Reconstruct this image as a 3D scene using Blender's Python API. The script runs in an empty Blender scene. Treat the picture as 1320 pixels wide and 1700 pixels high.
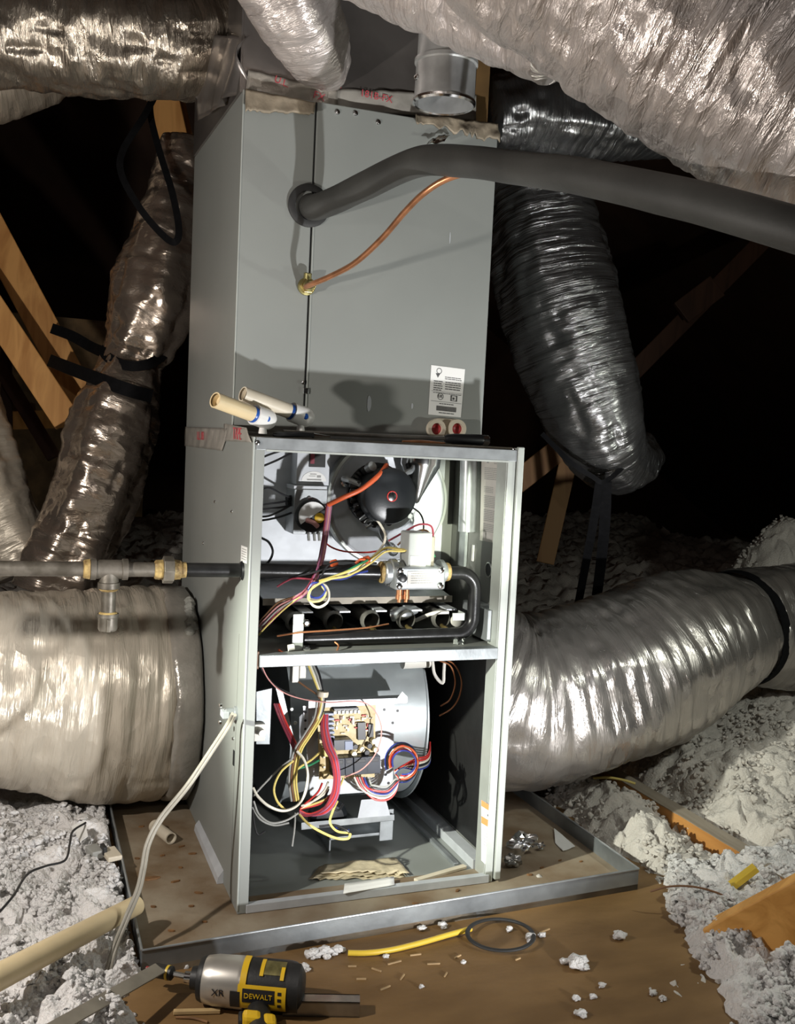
import bpy, math, random
import numpy as np
from mathutils import Vector, Matrix, Euler
random.seed(7)
# ------------------------------------------------------------------ camera, world, lights, exposure
SC = bpy.context.scene
COL = SC.collection
CAM_LOC = (-0.397, -1.739, 0.882)
CAM_ROT = (1.491, -0.047, -0.364)
FPX = 1685.0                                   # focal length in pixels of the 1320x1700 frame
cam = bpy.data.cameras.new('camera'); cam.sensor_fit = 'AUTO'; cam.sensor_width = 36.0
cam.lens = 36.0 * FPX / 1700.0; cam.clip_start = 0.02; cam.clip_end = 60
camo = bpy.data.objects.new('camera', cam); COL.objects.link(camo)
camo.location = CAM_LOC; camo.rotation_euler = CAM_ROT
SC.camera = camo
w = bpy.data.worlds.new('attic_dark'); SC.world = w; w.use_nodes = True
w.node_tree.nodes['Background'].inputs[0].default_value = (1.0, 0.86, 0.72, 1)
w.node_tree.nodes['Background'].inputs[1].default_value = 0.004
VS = SC.view_settings
VS.view_transform = 'Standard'; VS.look = 'None'; VS.gamma = 1.0; VS.use_curve_mapping = False
VS.exposure = 0.0

def lamp(name, kind, loc, power, color, radius, target=None, angle=60, blend=0.6):
    l = bpy.data.lights.new(name, kind); l.energy = power; l.color = color; l.shadow_soft_size = radius
    if kind == 'SPOT':
        l.spot_size = math.radians(angle); l.spot_blend = blend
    o = bpy.data.objects.new(name, l); COL.objects.link(o); o.location = loc
    if target is not None:
        o.rotation_euler = (Vector(target) - Vector(loc)).to_track_quat('-Z', 'Y').to_euler()
    return o
lamp('floor_flashlight', 'SPOT', (0.585, -1.02, 0.14), 76, (1.0, 1.0, 1.0), 0.022, (0.27, 0.15, 0.74), 84, 0.5)
lamp('work_light', 'POINT', (1.22, -0.46, 0.80), 11, (0.96, 1.0, 0.90), 0.02)
lamp('left_work_light', 'POINT', (-0.84, -0.42, 0.84), 34, (1.0, 0.94, 0.87), 0.016)
lamp('left_flashlight', 'SPOT', (-0.84, -0.42, 0.84), 130, (0.96, 1.0, 0.86), 0.016, (0.47, 0.12, 0.22), 30, 0.9)
lamp('hand_flashlight', 'SPOT', (0.05, -1.72, 0.62), 340, (0.95, 1.0, 0.80), 0.012, (0.485, 0.27, 0.69), 8.5, 1.0)
lamp('headlamp', 'POINT', (-0.48, -1.78, 1.36), 7, (1.0, 0.95, 0.90), 0.02)

# ------------------------------------------------------------------ helpers
MC = np.array(Euler(CAM_ROT, 'XYZ').to_matrix())
C0 = np.array(CAM_LOC)
def at(px, py, y=None, x=None, z=None, t=None):
    """world point seen at a pixel of the photograph, at a given depth plane"""
    d = MC @ np.array([(px - 660.0) / FPX, -(py - 850.0) / FPX, -1.0])
    if t is not None: k = t
    elif y is not None: k = (y - C0[1]) / d[1]
    elif x is not None: k = (x - C0[0]) / d[0]
    else: k = (z - C0[2]) / d[2]
    return C0 + d * k
V = lambda p: Vector((float(p[0]), float(p[1]), float(p[2])))

def _h(i, j, k, s):
    n = (i * 374761393 + j * 668265263 + k * 2147483647 + s * 144665) & 0xffffffff
    n = ((n ^ (n >> 13)) * 1274126177) & 0xffffffff
    return ((n ^ (n >> 16)) & 0xffff) / 65535.0
def vn(x, y, z=0.0, s=0):
    """smooth value noise, -1..1, numpy arrays"""
    x = np.asarray(x, float); y = np.asarray(y, float); z = np.asarray(z, float) + np.zeros_like(x)
    i = np.floor(x).astype(np.int64); j = np.floor(y).astype(np.int64); k = np.floor(z).astype(np.int64)
    fx, fy, fz = x - i, y - j, z - k
    fx = fx * fx * (3 - 2 * fx); fy = fy * fy * (3 - 2 * fy); fz = fz * fz * (3 - 2 * fz)
    r = 0
    for a in (0, 1):
        for b in (0, 1):
            for c in (0, 1):
                wgt = (fx if a else 1 - fx) * (fy if b else 1 - fy) * (fz if c else 1 - fz)
                r = r + wgt * _h(i + a, j + b, k + c, s)
    return r * 2 - 1

class MB:
    def __init__(s): s.v = []; s.f = []; s.uv = None
    def add(s, vs, fs):
        n = len(s.v); s.v += [tuple(map(float, p)) for p in vs]; s.f += [tuple(i + n for i in f) for f in fs]; return s
    def box(s, lo, hi):
        x0, y0, z0 = lo; x1, y1, z1 = hi
        return s.add([(x0,y0,z0),(x1,y0,z0),(x1,y1,z0),(x0,y1,z0),(x0,y0,z1),(x1,y0,z1),(x1,y1,z1),(x0,y1,z1)],
                     [(0,3,2,1),(4,5,6,7),(0,1,5,4),(1,2,6,5),(2,3,7,6),(3,0,4,7)])
    def obox(s, c, ax, ay, az, hx, hy, hz):
        c = V(c); ax = V(ax).normalized() * hx; ay = V(ay).normalized() * hy; az = V(az).normalized() * hz
        vs = [c + ax * i + ay * j + az * k for k in (-1, 1) for i, j in ((-1,-1),(1,-1),(1,1),(-1,1))]
        return s.add(vs, [(0,3,2,1),(4,5,6,7),(0,1,5,4),(1,2,6,5),(2,3,7,6),(3,0,4,7)])
    def hexa(s, b, t):
        return s.add(list(b) + list(t), [(0,3,2,1),(4,5,6,7),(0,1,5,4),(1,2,6,5),(2,3,7,6),(3,0,4,7)])
    def beam(s, a, b, wid, hei, up=(0,0,1)):
        a = V(a); b = V(b); d = (b - a); L = d.length; d.normalize()
        side = d.cross(V(up)).normalized(); u = side.cross(d)
        return s.obox((a + b) / 2, d, side, u, L / 2, wid / 2, hei / 2)
    def tube(s, pts, r, n=10, caps=True, smooth=0, flat=1.0):
        if smooth: pts = crom(pts, smooth)
        pts = [V(p) for p in pts]
        if not hasattr(r, '__len__'): r = [r] * len(pts)
        if len(r) != len(pts):
            r = list(np.interp(np.linspace(0, 1, len(pts)), np.linspace(0, 1, len(r)), r))
        N, B, T = frames(pts)
        m = len(pts); vs = []; fs = []
        for k in range(m):
            for q in range(n):
                a = 2 * math.pi * q / n
                vs.append(pts[k] + (N[k] * math.cos(a) + B[k] * math.sin(a) * flat) * r[k])
        for k in range(m - 1):
            for q in range(n):
                fs.append((k*n+q, k*n+(q+1)%n, (k+1)*n+(q+1)%n, (k+1)*n+q))
        if caps:
            fs.append(tuple(range(n - 1, -1, -1))); fs.append(tuple((m-1)*n + q for q in range(n)))
        return s.add(vs, fs)
    def lathe(s, c, axis, prof, n=32, caps=True):
        """prof: list of (distance along axis, radius)"""
        c = V(c); ax = V(axis).normalized()
        ref = Vector((0,0,1)) if abs(ax.z) < .9 else Vector((1,0,0))
        u = ax.cross(ref).normalized(); w_ = ax.cross(u)
        vs = []; fs = []; m = len(prof)
        for d, r in prof:
            for q in range(n):
                a = 2 * math.pi * q / n
                vs.append(c + ax * d + (u * math.cos(a) + w_ * math.sin(a)) * r)
        for k in range(m - 1):
            for q in range(n):
                fs.append((k*n+q, k*n+(q+1)%n, (k+1)*n+(q+1)%n, (k+1)*n+q))
        if caps:
            fs.append(tuple(range(n-1,-1,-1))); fs.append(tuple((m-1)*n+q for q in range(n)))
        return s.add(vs, fs)
    def sheet(s, quad, nu, nv, amp=0.0, freq=30, thick=0.0015, seed=0, edge=0.0):
        """a crumpled thin sheet over a quad a,b,c,d (a-b along u), thickness included"""
        a, b, c, d = [np.array(q, float) for q in quad]
        nrm = np.cross(b - a, d - a); nrm /= np.linalg.norm(nrm)
        U, Vv = np.meshgrid(np.linspace(0, 1, nu), np.linspace(0, 1, nv), indexing='ij')
        P = (a[None,None]*((1-U)*(1-Vv))[...,None] + b*(U*(1-Vv))[...,None] + c*(U*Vv)[...,None] + d*((1-U)*Vv)[...,None])
        if edge:
            e = vn(U * freq * .7, Vv * 0, 0, seed + 5) * edge
            P = P + (d - a) / np.linalg.norm(d - a) * (e * (1 - Vv) )[..., None]
        h = vn(P[...,0]*freq, P[...,1]*freq + P[...,2]*freq, 0, seed) * amp + vn(P[...,0]*freq*2.3, P[...,1]*freq*2.3 + P[...,2]*freq*2.3, 7, seed) * amp * .5
        top = P + nrm * (h + thick)[..., None]; bot = P + nrm * h[..., None]
        vs = list(top.reshape(-1,3)) + list(bot.reshape(-1,3)); n = nu * nv; fs = []
        for i in range(nu - 1):
            for j in range(nv - 1):
                q = (i*nv+j, (i+1)*nv+j, (i+1)*nv+j+1, i*nv+j+1)
                fs.append(q); fs.append(tuple(n + k for k in reversed(q)))
        rim = [i*nv for i in range(nu)] + [(nu-1)*nv+j for j in range(1,nv)] + [i*nv+nv-1 for i in range(nu-2,-1,-1)] + [j for j in range(nv-2,0,-1)]
        for k in range(len(rim)):
            p, q = rim[k], rim[(k+1) % len(rim)]
            fs.append((q, p, p+n, q+n))
        return s.add(vs, fs)

def crom(pts, k):
    pts = [np.array(p, float) for p in pts]
    P = [2*pts[0]-pts[1]] + pts + [2*pts[-1]-pts[-2]]; out = []
    for i in range(1, len(P) - 2):
        for q in range(k):
            t = q / k
            out.append(.5*((2*P[i])+(-P[i-1]+P[i+1])*t+(2*P[i-1]-5*P[i]+4*P[i+1]-P[i+2])*t*t+(-P[i-1]+3*P[i]-3*P[i+1]+P[i+2])*t**3))
    out.append(pts[-1]); return out
def frames(pts):
    m = len(pts); T = []
    for k in range(m):
        d = pts[min(k+1, m-1)] - pts[max(k-1, 0)]
        T.append(d.normalized() if d.length > 1e-9 else Vector((0,0,1)))
    ref = Vector((0,0,1)) if abs(T[0].z) < .9 else Vector((1,0,0))
    N = [T[0].cross(ref).normalized()]
    for k in range(1, m):
        q = T[k-1].rotation_difference(T[k]); n = q @ N[-1]
        n = (n - T[k] * n.dot(T[k])).normalized(); N.append(n)
    return N, [T[k].cross(N[k]) for k in range(m)], T

def obj(name, mb, mat, parent=None, smooth=False, bevel=0.0, seg=2, angle=40):
    me = bpy.data.meshes.new(name); me.from_pydata(mb.v, [], mb.f)
    if mb.uv is not None:
        l = me.uv_layers.new(name='UVMap'); vi = np.empty(len(me.loops), np.int32); me.loops.foreach_get('vertex_index', vi)
        l.data.foreach_set('uv', np.asarray(mb.uv, np.float32)[vi].ravel())
    me.materials.append(M[mat] if isinstance(mat, str) else mat)
    me.update()
    o = bpy.data.objects.new(name, me); COL.objects.link(o)
    if smooth:
        me.polygons.foreach_set('use_smooth', [True] * len(me.polygons))
        if angle: me.set_sharp_from_angle(angle=math.radians(angle))
    if bevel:
        b = o.modifiers.new('bevel', 'BEVEL'); b.width = bevel; b.segments = seg; b.limit_method = 'ANGLE'; b.angle_limit = math.radians(40)
    if parent is not None: adopt(o, parent)
    return o
def adopt(o, parent):
    o.parent = parent
    base = ROOT.get(parent.name, Vector((0,0,0))) if parent.type == 'EMPTY' else Vector((0,0,0))
    if parent.type == 'EMPTY': o.matrix_parent_inverse = Matrix.Translation(-base)
ROOT = {}
def thing(name, label, cat, loc, group=None):
    o = bpy.data.objects.new(name, None); COL.objects.link(o); o.location = V(loc); o.empty_display_size = .05
    ROOT[o.name] = V(loc)
    return tag(o, label, cat, group)
def tag(o, label, cat, group=None):
    o['label'] = label; o['category'] = cat
    if group: o['group'] = group
    return o
def struct(o, label=None, cat=None):
    o['kind'] = 'structure'
    if label: o['label'] = label
    if cat: o['category'] = cat
    return o

# ------------------------------------------------------------------ materials
M = {}
def mk(name):
    m = bpy.data.materials.new(name); m.use_nodes = True; nt = m.node_tree
    M[name] = m
    return m, nt, nt.nodes['Principled BSDF']
def mat(name, col, rough=.5, metal=0.0, var=0.0, vs=8.0, bump=0.0, bs=60.0, stretch=(1,1,1), spec=None, col2=None, trans=0.0):
    m, nt, b = mk(name)
    b.inputs['Base Color'].default_value = (*col, 1); b.inputs['Roughness'].default_value = rough; b.inputs['Metallic'].default_value = metal
    if spec is not None: b.inputs['Specular IOR Level'].default_value = spec
    if trans: b.inputs['Transmission Weight'].default_value = trans
    if var or bump or col2:
        tc = nt.nodes.new('ShaderNodeTexCoord'); mp = nt.nodes.new('ShaderNodeMapping'); mp.inputs['Scale'].default_value = stretch
        nt.links.new(tc.outputs['Object'], mp.inputs['Vector'])
    if var or col2:
        n = nt.nodes.new('ShaderNodeTexNoise'); n.inputs['Scale'].default_value = vs; n.inputs['Detail'].default_value = 6
        nt.links.new(mp.outputs[0], n.inputs['Vector'])
        r = nt.nodes.new('ShaderNodeValToRGB')
        c2 = col2 or tuple(c * (1 - var) for c in col)
        r.color_ramp.elements[0].position = .36; r.color_ramp.elements[1].position = .64
        r.color_ramp.elements[0].color = (*c2, 1); r.color_ramp.elements[1].color = (*col, 1)
        nt.links.new(n.outputs['Fac'], r.inputs['Fac']); nt.links.new(r.outputs['Color'], b.inputs['Base Color'])
    if bump:
        n2 = nt.nodes.new('ShaderNodeTexNoise'); n2.inputs['Scale'].default_value = bs; n2.inputs['Detail'].default_value = 4
        bp = nt.nodes.new('ShaderNodeBump'); bp.inputs['Strength'].default_value = bump; bp.inputs['Distance'].default_value = .01
        nt.links.new(mp.outputs[0], n2.inputs['Vector']); nt.links.new(n2.outputs['Fac'], bp.inputs['Height']); nt.links.new(bp.outputs[0], b.inputs['Normal'])
    return m
def foil(name, col, rough, metal, along=45, around=7, strength=.5, crinkle=.35, cs=26):
    """crinkled metallised film: UV in metres (u round the duct, v along it)"""
    m, nt, b = mk(name); N = nt.nodes.new; L = nt.links.new
    b.inputs['Base Color'].default_value = (*col, 1); b.inputs['Metallic'].default_value = metal; b.inputs['Roughness'].default_value = rough
    uv = N('ShaderNodeUVMap'); uv.uv_map = 'UVMap'
    mp = N('ShaderNodeMapping'); mp.inputs['Scale'].default_value = (around, along, 1); L(uv.outputs[0], mp.inputs[0])
    n1 = N('ShaderNodeTexNoise'); n1.inputs['Scale'].default_value = 1; n1.inputs['Detail'].default_value = 5; n1.inputs['Roughness'].default_value = .6; n1.inputs['Distortion'].default_value = .6
    L(mp.outputs[0], n1.inputs['Vector'])
    mp2 = N('ShaderNodeMapping'); mp2.inputs['Scale'].default_value = (cs * .55, cs, 1); mp2.inputs['Rotation'].default_value = (0, 0, .35); L(uv.outputs[0], mp2.inputs[0])
    n0 = N('ShaderNodeTexNoise'); n0.inputs['Scale'].default_value = .8; n0.inputs['Detail'].default_value = 3
    L(mp2.outputs[0], n0.inputs['Vector'])
    ad = N('ShaderNodeMixRGB'); ad.blend_type = 'ADD'; ad.inputs[0].default_value = .9
    L(mp2.outputs[0], ad.inputs[1]); L(n0.outputs['Color'], ad.inputs[2])
    vo = N('ShaderNodeTexVoronoi'); vo.feature = 'F1'; vo.inputs['Scale'].default_value = 1
    L(ad.outputs[0], vo.inputs['Vector'])
    b1 = N('ShaderNodeBump'); b1.inputs['Strength'].default_value = strength; b1.inputs['Distance'].default_value = .012; L(n1.outputs['Fac'], b1.inputs['Height'])
    b2 = N('ShaderNodeBump'); b2.inputs['Strength'].default_value = crinkle; b2.inputs['Distance'].default_value = .012; L(vo.outputs['Distance'], b2.inputs['Height'])
    L(b1.outputs[0], b2.inputs['Normal']); L(b2.outputs[0], b.inputs['Normal'])
    n3 = N('ShaderNodeTexNoise'); n3.inputs['Scale'].default_value = 9; n3.inputs['Detail'].default_value = 5; L(uv.outputs[0], n3.inputs['Vector'])
    mr = N('ShaderNodeMapRange'); mr.inputs[1].default_value = .3; mr.inputs[2].default_value = .7; mr.inputs[3].default_value = rough * .7; mr.inputs[4].default_value = min(1, rough * 1.5)
    L(n3.outputs['Fac'], mr.inputs[0]); L(mr.outputs[0], b.inputs['Roughness'])
    return m
def wood(name, c1, c2, axis=1, rough=.6, scale=6):
    m, nt, b = mk(name); N = nt.nodes.new; L = nt.links.new
    tc = N('ShaderNodeTexCoord'); mp = N('ShaderNodeMapping'); s = [22, 22, 22]; s[axis] = 1.6
    mp.inputs['Scale'].default_value = s; L(tc.outputs['Object'], mp.inputs[0])
    n = N('ShaderNodeTexNoise'); n.inputs['Scale'].default_value = scale / 6; n.inputs['Detail'].default_value = 8; n.inputs['Distortion'].default_value = 1.2; L(mp.outputs[0], n.inputs['Vector'])
    r = N('ShaderNodeValToRGB'); r.color_ramp.elements[0].position = .34; r.color_ramp.elements[1].position = .62
    r.color_ramp.elements[0].color = (*c2, 1); r.color_ramp.elements[1].color = (*c1, 1); L(n.outputs['Fac'], r.inputs['Fac']); L(r.outputs[0], b.inputs['Base Color'])
    b.inputs['Roughness'].default_value = rough
    bp = N('ShaderNodeBump'); bp.inputs['Strength'].default_value = .25; bp.inputs['Distance'].default_value = .003; L(n.outputs['Fac'], bp.inputs['Height']); L(bp.outputs[0], b.inputs['Normal'])
    return m

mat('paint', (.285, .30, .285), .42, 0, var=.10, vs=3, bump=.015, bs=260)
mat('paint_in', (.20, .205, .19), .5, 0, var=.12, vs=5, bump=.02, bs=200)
mat('edge', (.50, .53, .50), .38, .25, var=.1, vs=20)
mat('galv', (.42, .445, .46), .38, .55, var=.28, vs=26, bump=.03, bs=60)
mat('galv_white', (.60, .625, .66), .45, .15, var=.12, vs=30, bump=.02, bs=70)
mat('galv_pan', (.33, .355, .37), .42, .55, var=.45, vs=9, bump=.06, bs=40)
mat('pan_floor', (.36, .30, .22), .7, .1, vs=7, col2=(.20, .13, .07), bump=.12, bs=70)
mat('chrome', (.82, .83, .84), .16, 1.0, var=.06, vs=40)
mat('pipe_vent', (.66, .67, .67), .34, .6, var=.3, vs=22, bump=.03, bs=40)
mat('black_iron', (.035, .035, .036), .3, .55, var=.3, vs=40, bump=.03, bs=120)
mat('old_iron', (.22, .20, .17), .45, .5, vs=30, col2=(.10, .088, .07), bump=.05, bs=120)
mat('dope', (.50, .36, .14), .6, 0, vs=60, col2=(.20, .13, .05), bump=.3, bs=120)
mat('brass', (.62, .47, .18), .33, .9, var=.4, vs=40)
mat('brass_old', (.33, .29, .12), .45, .7, var=.5, vs=60, bump=.05, bs=120)
mat('copper', (.66, .30, .15), .33, .75, var=.4, vs=30, bump=.01, bs=60)
mat('rubber', (.028, .028, .028), .6, 0, var=.3, vs=20, bump=.03, bs=150)
mat('foam', (.050, .050, .046), .62, 0, var=.35, vs=9, bump=.06, bs=230)
mat('black_plastic', (.014, .015, .017), .38, 0, var=.2, vs=30)
mat('motor_black', (.018, .021, .024), .34, .1, var=.3, vs=30, bump=.015, bs=200)
mat('grey_plastic', (.42, .44, .43), .5, 0, var=.1, vs=30)
mat('white_plastic', (.74, .72, .66), .45, 0, var=.08, vs=30)
mat('pvc', (.72, .58, .35), .38, 0, var=.15, vs=12, bump=.01, bs=40)
mat('pvc_pale', (.76, .68, .54), .4, 0, var=.12, vs=14)
mat('pvc_white', (.82, .81, .78), .36, 0, var=.06, vs=20)
mat('glue_blue', (.02, .10, .42), .3, 0, var=.3, vs=40)
mat('red_rubber', (.45, .03, .035), .45, 0, var=.3, vs=40)
mat('wire_red', (.55, .035, .03), .4); mat('wire_orange', (.66, .12, .04), .4); mat('wire_maroon', (.22, .03, .05), .4)
mat('wire_purple', (.30, .10, .19), .4); mat('wire_white', (.78, .74, .62), .42); mat('wire_yellow', (.72, .58, .18), .42)
mat('wire_black', (.016, .016, .018), .4); mat('wire_blue', (.03, .05, .27), .4); mat('wire_green', (.03, .22, .10), .4)
mat('wire_brown', (.20, .10, .05), .4); mat('wire_grey', (.33, .33, .31), .45); mat('wire_pink', (.62, .30, .28), .4); mat('wire_copper', (.52, .22, .10), .35, .6)
mat('cable_grey', (.36, .335, .28), .5, 0, var=.2, vs=14)
mat('pcb', (.55, .42, .18), .5, 0, vs=60, col2=(.72, .60, .36))
mat('chip', (.02, .02, .024), .35); mat('relay', (.030, .035, .05), .3); mat('relay_blue', (.20, .24, .36), .35)
mat('solder', (.80, .74, .55), .3, .4)
mat('paper', (.66, .64, .60), .7, 0, var=.05, vs=20); mat('paper_white', (.86, .86, .84), .6)
mat('paper_old', (.62, .53, .36), .8, 0, var=.4, vs=30, bump=.2, bs=90)
mat('print', (.10, .10, .10), .7); mat('print_pale', (.36, .36, .35), .7); mat('ink_red', (.50, .06, .08), .6); mat('label_orange', (.80, .22, .05), .5)
mat('tape', (.44, .41, .36), .25, .35, var=.25, vs=14, bump=.22, bs=60)
mat('tape_clear', (.42, .40, .36), .22, .1, var=.2, vs=16, bump=.08, bs=60)
mat('dull_strip', (.36, .30, .22), .6, .15, var=.4, vs=24, bump=.25, bs=60)
mat('plenum_foil', (.36, .33, .31), .28, .75, var=.4, vs=6, bump=.06, bs=22)
mat('kraft', (.20, .11, .035), .7, 0, var=.4, vs=9)
mat('strap', (.008, .008, .009), .8, 0, var=.3, vs=60, bump=.05, bs=300, spec=.1)
mat('blower', (.50, .545, .56), .40, .55, var=.15, vs=14, bump=.02, bs=60)
mat('dark_liner', (.016, .016, .016), .55, .0, var=.4, vs=10, bump=.1, bs=30)
mat('burner', (.30, .29, .26), .5, .6, var=.5, vs=30)
mat('yellow', (.80, .50, .02), .38, 0, var=.08, vs=20); mat('cord_yellow', (.72, .50, .05), .4)
mat('driver_silver', (.60, .57, .52), .34, .7, var=.15, vs=20)
mat('driver_black', (.018, .018, .018), .5, 0, var=.2, vs=60, bump=.05, bs=200)
mat('bit_red', (.30, .03, .03), .4); mat('steel', (.42, .41, .39), .3, .9, var=.3, vs=30)
mat('dusty_metal', (.30, .27, .22), .55, .3, var=.3, vs=20)
mat('splinter', (.55, .38, .20), .7, 0, var=.3, vs=40)
mat('stick', (.60, .42, .20), .6, 0, var=.3, vs=30)
mat('chipwood', (.26, .13, .05), .7, 0, var=.4, vs=40)
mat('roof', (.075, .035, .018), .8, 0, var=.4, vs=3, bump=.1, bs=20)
mat('osb', (.24, .15, .07), .75, 0, var=.5, vs=16, bump=.15, bs=30)
mat('plywood', (.25, .145, .055), .62, 0, vs=5, col2=(.165, .09, .03), bump=.08, bs=50, stretch=(1, 2.2, 1))
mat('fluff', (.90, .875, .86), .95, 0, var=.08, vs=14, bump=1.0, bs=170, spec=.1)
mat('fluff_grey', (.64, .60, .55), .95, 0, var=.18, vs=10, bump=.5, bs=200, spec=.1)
mat('fiberglass', (.40, .40, .36), .9, 0, var=.3, vs=40, bump=.5, bs=160)
for nm in ('fluff', 'fluff_grey'):
    b = M[nm].node_tree.nodes['Principled BSDF']; b.inputs['Subsurface Weight'].default_value = .35
    b.inputs['Subsurface Radius'].default_value = (1, .95, .9); b.inputs['Subsurface Scale'].default_value = .008
wood('lumber_y', (.62, .30, .085), (.42, .175, .04), 1)
wood('lumber_x', (.84, .44, .12), (.64, .30, .065), 0)
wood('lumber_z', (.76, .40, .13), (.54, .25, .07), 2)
wood('lumber_shaded', (.10, .042, .022), (.06, .025, .012), 2)  # shaded copy of the lumber: dimness of the far framing put into its colour
wood('lumber_dim', (.28, .15, .055), (.19, .09, .03), 2)  # half-shaded lumber copy, the weak light on it mixed into the colour
wood('dust_wood', (.34, .29, .23), (.22, .18, .13), 1, .9)
foil('foil', (.52, .49, .46), .28, .82, along=42, around=6, strength=.5, crinkle=.28, cs=24)
foil('foil_fine', (.62, .60, .57), .27, .85, along=85, around=7, strength=.5, crinkle=.18, cs=30)
foil('foil_soft', (.64, .575, .475), .34, .42, along=60, around=5, strength=.45, crinkle=.38, cs=26)
foil('foil_top', (.34, .295, .24), .22, .88, along=70, around=11, strength=.7, crinkle=.5, cs=30)  # gold-brown base colour paints in the warm reflections
foil('foil_dark', (.22, .22, .22), .22, .9, along=110, around=5, strength=.6, crinkle=.15, cs=26)
foil('foil_warm', (.50, .42, .35), .22, .85, along=24, around=9, strength=.5, crinkle=.6, cs=18)  # coppery tint: warm light reflected in the film, put into the base colour
foil('foil_pink', (.62, .56, .53), .30, .6, along=75, around=16, strength=.7, crinkle=.4, cs=38)
# ------------------------------------------------------------------ the attic: deck, roof, framing
FZ = -0.012                                     # top of the plywood deck
def slab(name, quad, thick, m):
    a = [V(q) for q in quad]; n = (a[1]-a[0]).cross(a[3]-a[0]).normalized() * thick
    return obj(name, MB().hexa([p - n for p in a], a), m)
struct(slab('floor', [(-1.6,-2.6,FZ),(1.05,-2.6,FZ),(1.05,1.2,FZ),(-1.6,1.2,FZ)], .018, 'plywood'), 'brown plywood attic deck with scuffs and sawdust', 'floor')
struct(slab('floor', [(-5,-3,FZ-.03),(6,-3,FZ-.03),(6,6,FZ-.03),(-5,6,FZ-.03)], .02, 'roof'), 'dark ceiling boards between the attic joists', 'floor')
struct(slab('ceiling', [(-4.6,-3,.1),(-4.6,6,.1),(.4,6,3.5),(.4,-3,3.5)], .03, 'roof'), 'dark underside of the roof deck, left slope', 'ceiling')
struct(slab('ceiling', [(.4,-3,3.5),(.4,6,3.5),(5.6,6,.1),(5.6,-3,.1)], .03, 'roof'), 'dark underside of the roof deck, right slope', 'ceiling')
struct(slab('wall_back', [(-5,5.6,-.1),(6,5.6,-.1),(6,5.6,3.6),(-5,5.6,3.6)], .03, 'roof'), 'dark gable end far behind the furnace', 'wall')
gp = obj('wall_left', MB().obox(at(20,690,t=4.2), (1,.15,0), (-.15,1,0), (0,0,1), .55, .012, .42), 'osb')
struct(gp, 'dim strand board panel behind the left braces', 'wall')
def timber(name, a, b, wid, hei, m, label, up=(0,0,1), cat='timber'):
    o = obj(name, MB().beam(a, b, wid, hei, up), m, None, bevel=.003); return tag(o, label, cat)
vw = V(C0)
def facing(a, b):                               # vector roughly towards the viewer, for the wide side of a brace
    return (vw - (V(a) + V(b)) / 2)
a, b = at(-390,-328,t=3.0), at(150,690,t=3.0)
timber('wooden_brace', a, b, .089, .040, 'lumber_z', 'upper of two orange wooden braces at the left edge', facing(a, b))
a, b = at(-510,-240,t=2.82), at(112,700,t=2.82)
timber('wooden_brace', a, b, .075, .040, 'lumber_z', 'lower orange wooden brace at left edge ending beside the foil duct', facing(a, b))
a, b = at(160,-355,t=3.05), at(345,480,t=3.05)
o = timber('wooden_post', a, b, .10, .06, 'lumber_z', 'leaning orange wooden post behind the hanging black strap', facing(a, b) + Vector((-1.1,0,.0)))
a, b = at(-40,700,t=3.9), at(150,694,t=3.9)
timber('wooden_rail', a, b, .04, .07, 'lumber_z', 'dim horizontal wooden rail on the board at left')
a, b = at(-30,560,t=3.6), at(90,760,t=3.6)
timber('wooden_strut', a, b, .05, .03, 'lumber_shaded', 'thin dark slanted strut in front of the dim board', facing(a, b))
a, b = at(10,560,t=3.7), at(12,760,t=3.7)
timber('wooden_strut', a, b, .04, .03, 'lumber_shaded', 'thin dark upright strut at the left edge', facing(a, b))
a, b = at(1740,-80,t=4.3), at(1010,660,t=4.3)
timber('wooden_web', a, b, .075, .045, 'lumber_shaded', 'reddish diagonal truss web in the dark at right', facing(a, b))
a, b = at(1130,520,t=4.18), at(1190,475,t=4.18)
timber('wooden_cleat', a, b, .10, .03, 'lumber_shaded', 'dark cleat nailed across the diagonal truss web', facing(a, b))
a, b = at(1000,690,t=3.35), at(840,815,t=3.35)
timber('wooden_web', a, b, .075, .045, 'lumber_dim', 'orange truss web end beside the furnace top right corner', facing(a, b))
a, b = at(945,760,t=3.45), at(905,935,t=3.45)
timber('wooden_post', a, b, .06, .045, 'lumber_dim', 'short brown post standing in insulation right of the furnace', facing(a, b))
# joists and blocks in the foreground on the right
jt = thing('floor_joist', 'orange floor joist with dusty grey top half buried in insulation', 'joist', (1.07, .2, -.04))
obj('joist_body', MB().box((1.050,-.42,-.04),(1.090,.60,.034)), 'lumber_y', jt, bevel=.002)
obj('dusty_top', MB().sheet([(1.049,-.42,.034),(1.091,-.42,.034),(1.091,.60,.034),(1.049,.60,.034)], 3, 40, .0012, 25, .002, 3), 'dust_wood', jt)
a, b = at(1198,1577,t=1.80), at(1760,1284,t=1.55)
timber('lumber_piece', a, b, .045, .098, 'lumber_x', 'bright orange lumber end rising out of insulation at bottom right')
ys = obj('wood_shim', MB().beam(at(1205,1478,t=2.0), at(1255,1440,t=2.0), .02, .012), 'cord_yellow', None, bevel=.001)
tag(ys, 'short yellow strip lying on insulation before the joist', 'shim')

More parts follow.
